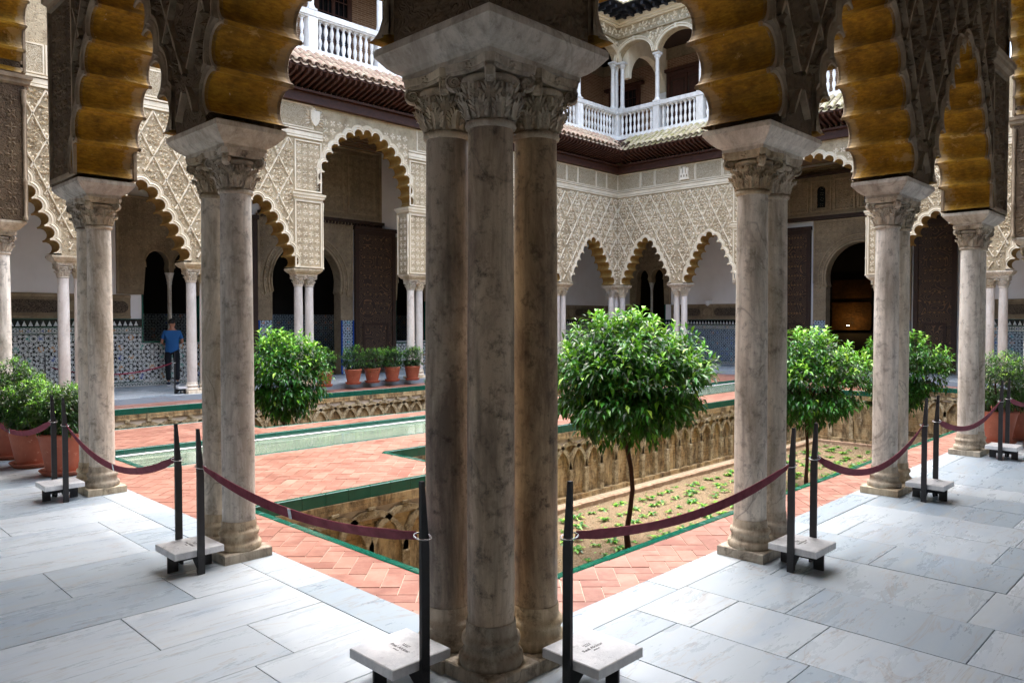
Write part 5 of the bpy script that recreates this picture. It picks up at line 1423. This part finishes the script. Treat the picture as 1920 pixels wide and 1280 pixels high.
potted(10.2, -.12, 0, 1.1, 'potted laurel at the right edge of the photo', 'laurels in pots at the right', .38, .44, 42, 480, .06, .46)
# seedlings on the sand
sm = []
for v_ in range(4):
    mb = MB(); r = random.Random(50+v_)
    for q in range(16):
        a = q*2.4; d = Vector((math.cos(a), math.sin(a), r.uniform(.15, .9))); leaf(mb, Vector((r.uniform(-.03, .03), r.uniform(-.03, .03), .0)), d, Vector((0, 0, 1)), r.uniform(.06, .12), .045, 0 if q % 3 else 1, .1, .4)
    sm.append(mb.mesh('seedling', [M['leaf'], M['leaf_young']]))
n = 0
for i in range(40):
    for j in range(5):
        x = 5.4+i*.34+.12*j; y = 3.65+j*.38+R.uniform(-.07, .07); x += R.uniform(-.1, .1)
        if x > 17 or R.random() < .1: continue
        if not inview(x, y, -1.5, 10): continue
        o = link('seedling', sm[R.randrange(4)], None, (x, y, -1.49), R.uniform(0, 6)); s_ = R.uniform(.7, 1.35); o.scale = (s_, s_, s_)
        tag(o, 'small leafy green seedling planted in rows on the sandy bed', 'seedling', 'seedlings on the sandy bed', 'thing'); n += 1

mb = MB(); r = random.Random(77)
for i in range(1500):
    x, y = r.uniform(3.8, 17.6), r.uniform(3.2, 5.9)
    if r.random() < .6:
        q = r.uniform(.008, .03); a = r.uniform(0, 6); mb.add([(x+q*math.cos(a+k*2.09), y+q*math.sin(a+k*2.09), -1.505) for k in range(3)]+[(x, y, -1.49+q*.5)], [(0, 1, 3), (1, 2, 3), (2, 0, 3)], 0)
    else:
        leaf(mb, Vector((x, y, -1.475)), Vector((r.uniform(-1, 1), r.uniform(-1, 1), .1)), Vector((0, 0, 1)), r.uniform(.03, .08), .03, 1+(i % 3 == 0), .1, .2)
M['dry_leaf'] = m_plain('dry fallen leaf', '#6b4a28', '#8a6a3c', 9, .9, 0, 9)
tag(mb.obj('soil_litter', [M['gravel'], M['dry_leaf'], M['leaf_young']]), 'dry leaves and pebbles scattered on the sandy bed', kind='stuff')
# ------------------------------------------------------------------ rope barriers
def crown_mark(mb, s_):
    for q in range(5): petal(mb, (q-2)*.0045*s_, .0, PI/2+(2-q)*.22, .009*s_, .0018*s_, 0, .0004)
    mb.box(-.010*s_, .010*s_, -.0006, 0, -.003*s_, -.001*s_)
def stanchion(x, y, axis, posts, label, text):
    """axis: 'x' or 'y' direction of the arcade; posts: offsets along it"""
    t = empty('barrier_stand', label, 'barrier stand', 'black and marble barrier stands', (x, y, 0), 0 if axis == 'x' else -PI/2)
    m_ = MB(); m_.bbox(-.165, .165, -.165, .165, .12, .165, .004); m_.obj('marble_plate', M['block'], t)
    m_ = MB()
    m_.add([(q, s_*.006, z) for s_ in (-1, 1) for q, z in ((-.19, 0), (-.12, 0), (-.12, .03), (-.06, .075), (.06, .075), (.12, .03), (.12, 0), (.19, 0), (.19, .112), (-.19, .112))],
           [tuple(range(10)), tuple(range(19, 9, -1))]+[(i, (i+1) % 10, 10+(i+1) % 10, 10+i) for i in range(10)])
    m_.add([(s_*.006, q, z) for s_ in (-1, 1) for q, z in ((-.15, 0), (-.08, 0), (-.08, .06), (.08, .06), (.08, 0), (.15, 0), (.15, .112), (-.15, .112))],
           [tuple(range(8)), tuple(range(15, 7, -1))]+[(i, (i+1) % 8, 8+(i+1) % 8, 8+i) for i in range(8)])
    m_.obj('foot_frame', M['metal'], t)
    for p in posts:
        m_ = MB(); w_, d_ = .009, .023
        lv = [(0, 1), (.66, 1), (.97, .42)]
        vv = []
        for z, k in lv: vv += [(p-w_, -d_, z), (p+w_, -d_, z), (p+w_, -d_+2*d_*k, z), (p-w_, -d_+2*d_*k, z)]
        m_.add(vv, [(4*i+a, 4*i+(a+1) % 4, 4*i+4+(a+1) % 4, 4*i+4+a) for i in range(2) for a in range(4)]+[(8, 9, 10, 11), (3, 2, 1, 0)]); m_.obj('post', M['metal'], t)
        m_ = MB(); m_.box(p-.012, p+.012, -d_*1.02, d_*1.02, .70, .704); m_.obj('ring_seat', M['metal'], t)
    if text:
        for s_, sz, yy in (('Real Alcázar', .028, -.008), ('SEVILLA', .012, -.028)):
            cu = bpy.data.curves.new('inscription', 'FONT'); cu.body = s_; cu.size = sz; cu.align_x = 'CENTER'; cu.extrude = .0003; cu.materials.append(M['metal'])
            o = bpy.data.objects.new('inscription_curve', cu); sc.collection.objects.link(o); bpy.context.view_layer.update(); me = bpy.data.meshes.new_from_object(o); bpy.data.objects.remove(o); link('inscription', me, t, (0, yy, .1656))
        m_ = MB(); crown_mark(m_, 2.0); o = m_.obj('crown_emblem', M['metal'], t, lambda a, b, c: (a, c+.032, .1655-b))
    return t
stands = [(-.36, .235, 'y', (.18,), 'marble plated stand with a single black post left of the corner trio', True),
          (-.36, 2.575, 'y', (-.18, .18), 'two-post stand beside the second column pair at left', True),
          (-.38, 5.46, 'y', (-.18, .18), 'two-post stand in front of the big potted laurels', False),
          (.27, -.40, 'x', (-.18,), 'marble plated stand with a single black post right of the corner trio', True),
          (2.60, -.38, 'x', (-.18, .18), 'two-post stand beside the pair right of the orange tree', True),
          (5.38, -.40, 'x', (-.18, .18), 'two-post stand beside the third near pair at right', False),
          (8.33, -.40, 'x', (-.18, .18), 'two-post stand at the far right by the potted laurels', False)]
for s_ in stands: stanchion(*s_)
stanchion(4.73, V+.12, 'x', (-.18, .18), 'distant two-post stand beside the man in blue', False)
stanchion(1.75, V+.12, 'x', (-.18, .18), 'distant two-post stand behind the left laurels', False)
stanchion(U+.35, 11.9, 'y', (-.18, .18), 'distant two-post stand by the end gallery mosaic', False)
def belt(p, q, sag, label, wdt=.058, clip=.5, rings=(1, 1)):
    p, q = Vector(p), Vector(q); d = (q-p); L = d.length; dh = Vector((d.x, d.y, 0)).normalized(); nrm = Vector((-dh.y, dh.x, 0))
    t = empty('barrier_belt', label, 'belt', 'maroon leather barrier belts')
    off = .055; P = p+dh*off; Q = q-dh*off; N = 26; vv = []; cl = []
    for i in range(N+1):
        u = i/N; c = P.lerp(Q, u); c.z -= sag*4*u*(1-u); cl.append(c)
    for i, c in enumerate(cl):
        u = i/N; tw = .25+.2*math.sin(u*PI*2+.4); up = (Vector((0, 0, 1))*math.cos(tw)+nrm*math.sin(tw)*(1 if p.x < 0 else -1))
        w_ = wdt*.5*(1 if .04 < u < .96 else .75)
        tn = (cl[min(i+1, N)]-cl[max(i-1, 0)]).normalized(); fn = tn.cross(up).normalized()*.002
        vv += [tuple(c-up*w_-fn), tuple(c+up*w_-fn), tuple(c+up*w_+fn), tuple(c-up*w_+fn)]
    m_ = MB(); m_.add(vv, [(4*i+a, 4*i+(a+1) % 4, 4*i+4+(a+1) % 4, 4*i+4+a) for i in range(N) for a in range(4)]+[(0, 1, 2, 3), (4*N+3, 4*N+2, 4*N+1, 4*N)]); m_.obj('strap', M['leather'], t)
    for e, c0, s_ in ((p, P, 1), (q, Q, -1)):
        m_ = MB(); pts = []
        for k in range(17):
            a = 2*PI*k/16; cc = e+dh*s_*.012; pts.append((cc.x+dh.x*math.cos(a)*.045+nrm.x*math.sin(a)*.036, cc.y+dh.y*math.cos(a)*.045+nrm.y*math.sin(a)*.036, e.z+.004+.006*math.cos(a)))
        m_.tube(pts, .0035, 6, cap=False); m_.obj('ring', M['chrome'], t)
    if clip:
        i = int(clip*N); c = cl[i]; tn = (cl[i+1]-cl[i-1]).normalized(); a0 = Vector(vv[4*i]); a1 = Vector(vv[4*i+1]); m_ = MB(); ex = tn*.018; fo = tn.cross(a1-a0).normalized()*.004
        m_.add([tuple(x) for x in (a0-ex-fo, a0+ex-fo, a1+ex-fo, a1-ex-fo, a0-ex+fo, a0+ex+fo, a1+ex+fo, a1-ex+fo)], [(0, 3, 2, 1), (4, 5, 6, 7), (0, 1, 5, 4), (1, 2, 6, 5), (2, 3, 7, 6), (3, 0, 4, 7)]); m_.obj('clip', M['chrome'], t)
ZR = .715
belt((-.36, .055, ZR), (-.36, 2.395, ZR), .10, 'maroon belt hanging between the corner stand and the second stand at left')
belt((-.36, 2.755, ZR), (-.38, 5.28, ZR), .22, 'maroon belt hanging in front of the left columns towards the potted laurels')
belt((-.38, 5.64, ZR), (-.38, 9.0, ZR), .26, 'maroon belt running off the left edge past the potted laurels')
belt((.09, -.40, ZR), (2.42, -.38, ZR), .10, 'maroon belt hanging in front of the orange tree trunk')
belt((2.78, -.38, ZR), (5.20, -.40, ZR), .24, 'maroon belt hanging low between the second and third stands at right')
belt((5.56, -.40, ZR), (8.15, -.40, ZR), .18, 'maroon belt between the third and last stands at right')
belt((8.51, -.40, ZR), (11.6, -.40, ZR), .18, 'maroon belt running off the right edge before the potted laurels')
belt((2.0, V+.12, ZR), (4.55, V+.12, ZR), .2, 'thin distant belt across the legs of the man in blue', .03, 0)

# ------------------------------------------------------------------ people
def skin(name, pts, edges, mat, parent, lv=2):
    me = bpy.data.meshes.new(name); me.from_pydata([p[:3] for p in pts], edges, []); me.materials.append(mat)
    o = link(name, me, parent); md = o.modifiers.new('skin', 'SKIN'); md.use_smooth_shade = True
    for i, p in enumerate(pts):
        sv = me.skin_vertices[0].data[i]; r = p[3]; sv.radius = (r, p[4] if len(p) > 4 else r); sv.use_root = (i == 0)
    sb = o.modifiers.new('sub', 'SUBSURF'); sb.levels = lv; sb.render_levels = lv; return o
M['skin'] = m_plain('tanned skin', '#a8745a', '#b98468', 4, .55, 0, 30); M['hair'] = m_plain('black hair', '#14100e', '#201914', 30, .6, .4, 80)
M['navy'] = m_plain('black trousers cloth', '#0d0e14', '#161822', 10, .85, .2, 60); M['shoe'] = m_plain('navy trainer', '#1a2238', '#222c48', 10, .6, 0, 60); M['sole'] = m_plain('white sole', '#d8d8d8', '#c8c8c8', 10, .6, 0, 60)
def person(x, y, rz, h, label, shirt, bag=None, look=0.0, bent=True):
    t = empty('person', label, 'person', None, (x, y, 0), rz); t.scale = (h/1.75,)*3      # faces +y
    f = .16 if bent else .04
    body = [(0, 0, .95, .13, .10), (0, -.01, 1.15, .125, .09), (0, -.02, 1.36, .15, .095), (0, -.01, 1.46, .08, .065), (0, .0, 1.53, .052, .05), (0, .012, 1.60, .07, .085), (0, .012, 1.68, .072, .09),
            (.19, -.02, 1.40, .05), (.25, .0, 1.13, .038), (.17, f+.1, 1.08 if bent else .9, .028), (-.19, -.02, 1.40, .05), (-.25, .0, 1.13, .038), (-.17, f+.1, 1.08 if bent else .9, .028),
            (.10, 0, .88, .085), (.11, .01, .50, .055), (.12, -.02, .10, .038), (-.10, 0, .88, .085), (-.10, .03, .50, .055), (-.09, .04, .10, .038)]
    ed = [(0, 1), (1, 2), (2, 3), (3, 4), (4, 5), (5, 6), (2, 7), (7, 8), (8, 9), (2, 10), (10, 11), (11, 12), (0, 13), (13, 14), (14, 15), (0, 16), (16, 17), (17, 18)]
    skin('body', body, ed, M['skin'], t)
    sh = [(0, 0, .83, .20, .15), (0, 0, .93, .195, .15), (0, -.01, 1.15, .17, .125), (0, -.02, 1.34, .175, .115), (0, -.015, 1.44, .09, .075), (.175, -.02, 1.395, .066), (.235, -.005, 1.20, .058), (-.175, -.02, 1.395, .066), (-.235, -.005, 1.20, .058)]
    k = NM(shirt[0], .85); k.col(shirt[1]); skin('shirt', sh, [(0, 1), (1, 2), (2, 3), (3, 4), (3, 5), (5, 6), (3, 7), (7, 8)], k.m, t)
    tr = [(0, 0, 1.0, .135, .105), (.10, 0, .84, .10), (.115, .01, .50, .075), (.12, -.02, .12, .062), (-.10, 0, .84, .10), (-.105, .03, .50, .075), (-.09, .04, .12, .062)]
    skin('trousers', tr, [(0, 1), (1, 2), (2, 3), (0, 4), (4, 5), (5, 6)], M['navy'], t)
    for sx, yy in ((.12, -.02), (-.09, .04)):
        o = skin('shoe', [(sx, yy-.05, .055, .042), (sx, yy+.06, .05, .042), (sx*1.05, yy+.17, .04, .036)], [(0, 1), (1, 2)], M['shoe'], t)
        m_ = MB(); m_.bbox(sx-.045, sx+.045, yy-.09, yy+.21, 0, .025, .004); m_.obj('sole', M['sole'], t)
    # head on the neck, turned
    hd = empty('head', None, None, None, (0, .01, 1.625), look); hd.parent = t
    m_ = MB(); N = 14
    prof = []
    vv = []
    for i in range(11):
        th = PI*i/10; z = -.115*math.cos(th)
        rr = math.sin(th) ** .8 if 0 < i < 10 else .001
        wx = .074*(1-.25*max(0, -z/.115)); wy = .095*(1-.12*max(0, -z/.115))
        for j in range(N): a = 2*PI*j/N; vv.append((wx*rr*math.cos(a), wy*rr*math.sin(a)+(.012 if z < -.03 else 0), z))
    m_.add(vv, [(i*N+j, i*N+(j+1) % N, (i+1)*N+(j+1) % N, (i+1)*N+j) for i in range(10) for j in range(N)], 0, True)
    m_.add([(0, .088, .02), (-.014, .094, -.02), (.014, .094, -.02), (0, .122, -.018), (0, .1, -.03)], [(0, 1, 3), (0, 3, 2), (1, 4, 3), (3, 4, 2)], 0, True)
    for s_ in (-1, 1): m_.lathe([(.0, -.02), (.012, -.012), (.014, .0), (.01, .018), (0, .024)], 8, (s_*.075, -.005))
    m_.obj('face', M['skin'], hd)
    m_ = MB(); vv = []
    for i in range(7):
        th = PI*.52*i/6; z = .125*math.cos(th)
        for j in range(N+1):
            a = PI*.86+(PI*1.28)*j/N if i > 2 else PI*.5+2*PI*j/N; vv.append((.084*math.sin(th)*math.cos(a), .104*math.sin(th)*math.sin(a)-.004, z+.004))
    m_.add(vv, [(i*(N+1)+j, i*(N+1)+j+1, (i+1)*(N+1)+j+1, (i+1)*(N+1)+j) for i in range(6) for j in range(N)], 0, True)
    for s_ in (-1, 1): m_.box(s_*.03-.012, s_*.03+.012, .082, .092, .018, .024)
    m_.obj('hair', M['hair'], hd)
    m_ = MB()
    for s_ in (-1, 1): m_.lathe([(0, -.007), (.009, 0), (0, .007)], 8, (s_*.028, .086))
    m_.box(-.02, .02, .092, .099, -.058, -.053); m_.obj('eyes_and_mouth', M['hair'], hd)
    # hands
    for s_ in (1, -1):
        w0 = Vector((s_*.17, f+.1, 1.08 if bent else .9)); dr = Vector((-s_*.35, .6, -.05 if bent else -1)).normalized()
        sd = dr.cross(Vector((0, 0, 1))).normalized()
        pts = [tuple(w0)+(.026,), tuple(w0+dr*.05)+(.036, .018)]; ed = [(0, 1)]
        for q, l in enumerate((.06, .07, .066, .05)):
            b = w0+dr*.085+sd*(q-1.5)*.018; e = b+dr*l+Vector((0, 0, -.02)); i = len(pts); pts += [tuple(b)+(.009,), tuple(e)+(.007,)]; ed += [(1, i), (i, i+1)]
        b = w0+dr*.03-sd*.035; i = len(pts); pts += [tuple(b)+(.011,), tuple(b+dr*.04+Vector((0, 0, .015)))+(.009,)]; ed += [(0, i), (i, i+1)]
        skin('hand', pts, ed, M['skin'], t, 1)
    if bag:
        k = NM(bag, .8); k.col('#16161a'); m_ = MB(); m_.bbox(-.15, .15, -.26, -.11, 1.0, 1.42, .04)
        o = m_.obj('backpack', k.m, t)
    return t
person(5.43, BV-.34, -.25, 1.74, 'man in a blue T-shirt and black trousers leaning at the twin-arched window', ('blue T-shirt cloth', '#1f5a94'), look=-.9)
person(23.3, 15.35, -PI/2-.2, 1.62, 'visitor in a bright blue shirt half hidden behind the orange tree top', ('bright blue cloth', '#2456c8'), look=.4)
person(23.3, 14.65, -PI/2+.3, 1.64, 'visitor in a red shirt with a black backpack behind the orange tree top', ('red cloth', '#b81e30'), bag='black rucksack')
person(6.35, BV-.55, .1, 1.68, 'visitor in a white top, a sliver seen behind the column beside the man in blue', ('white cloth', '#d8d2c8'))
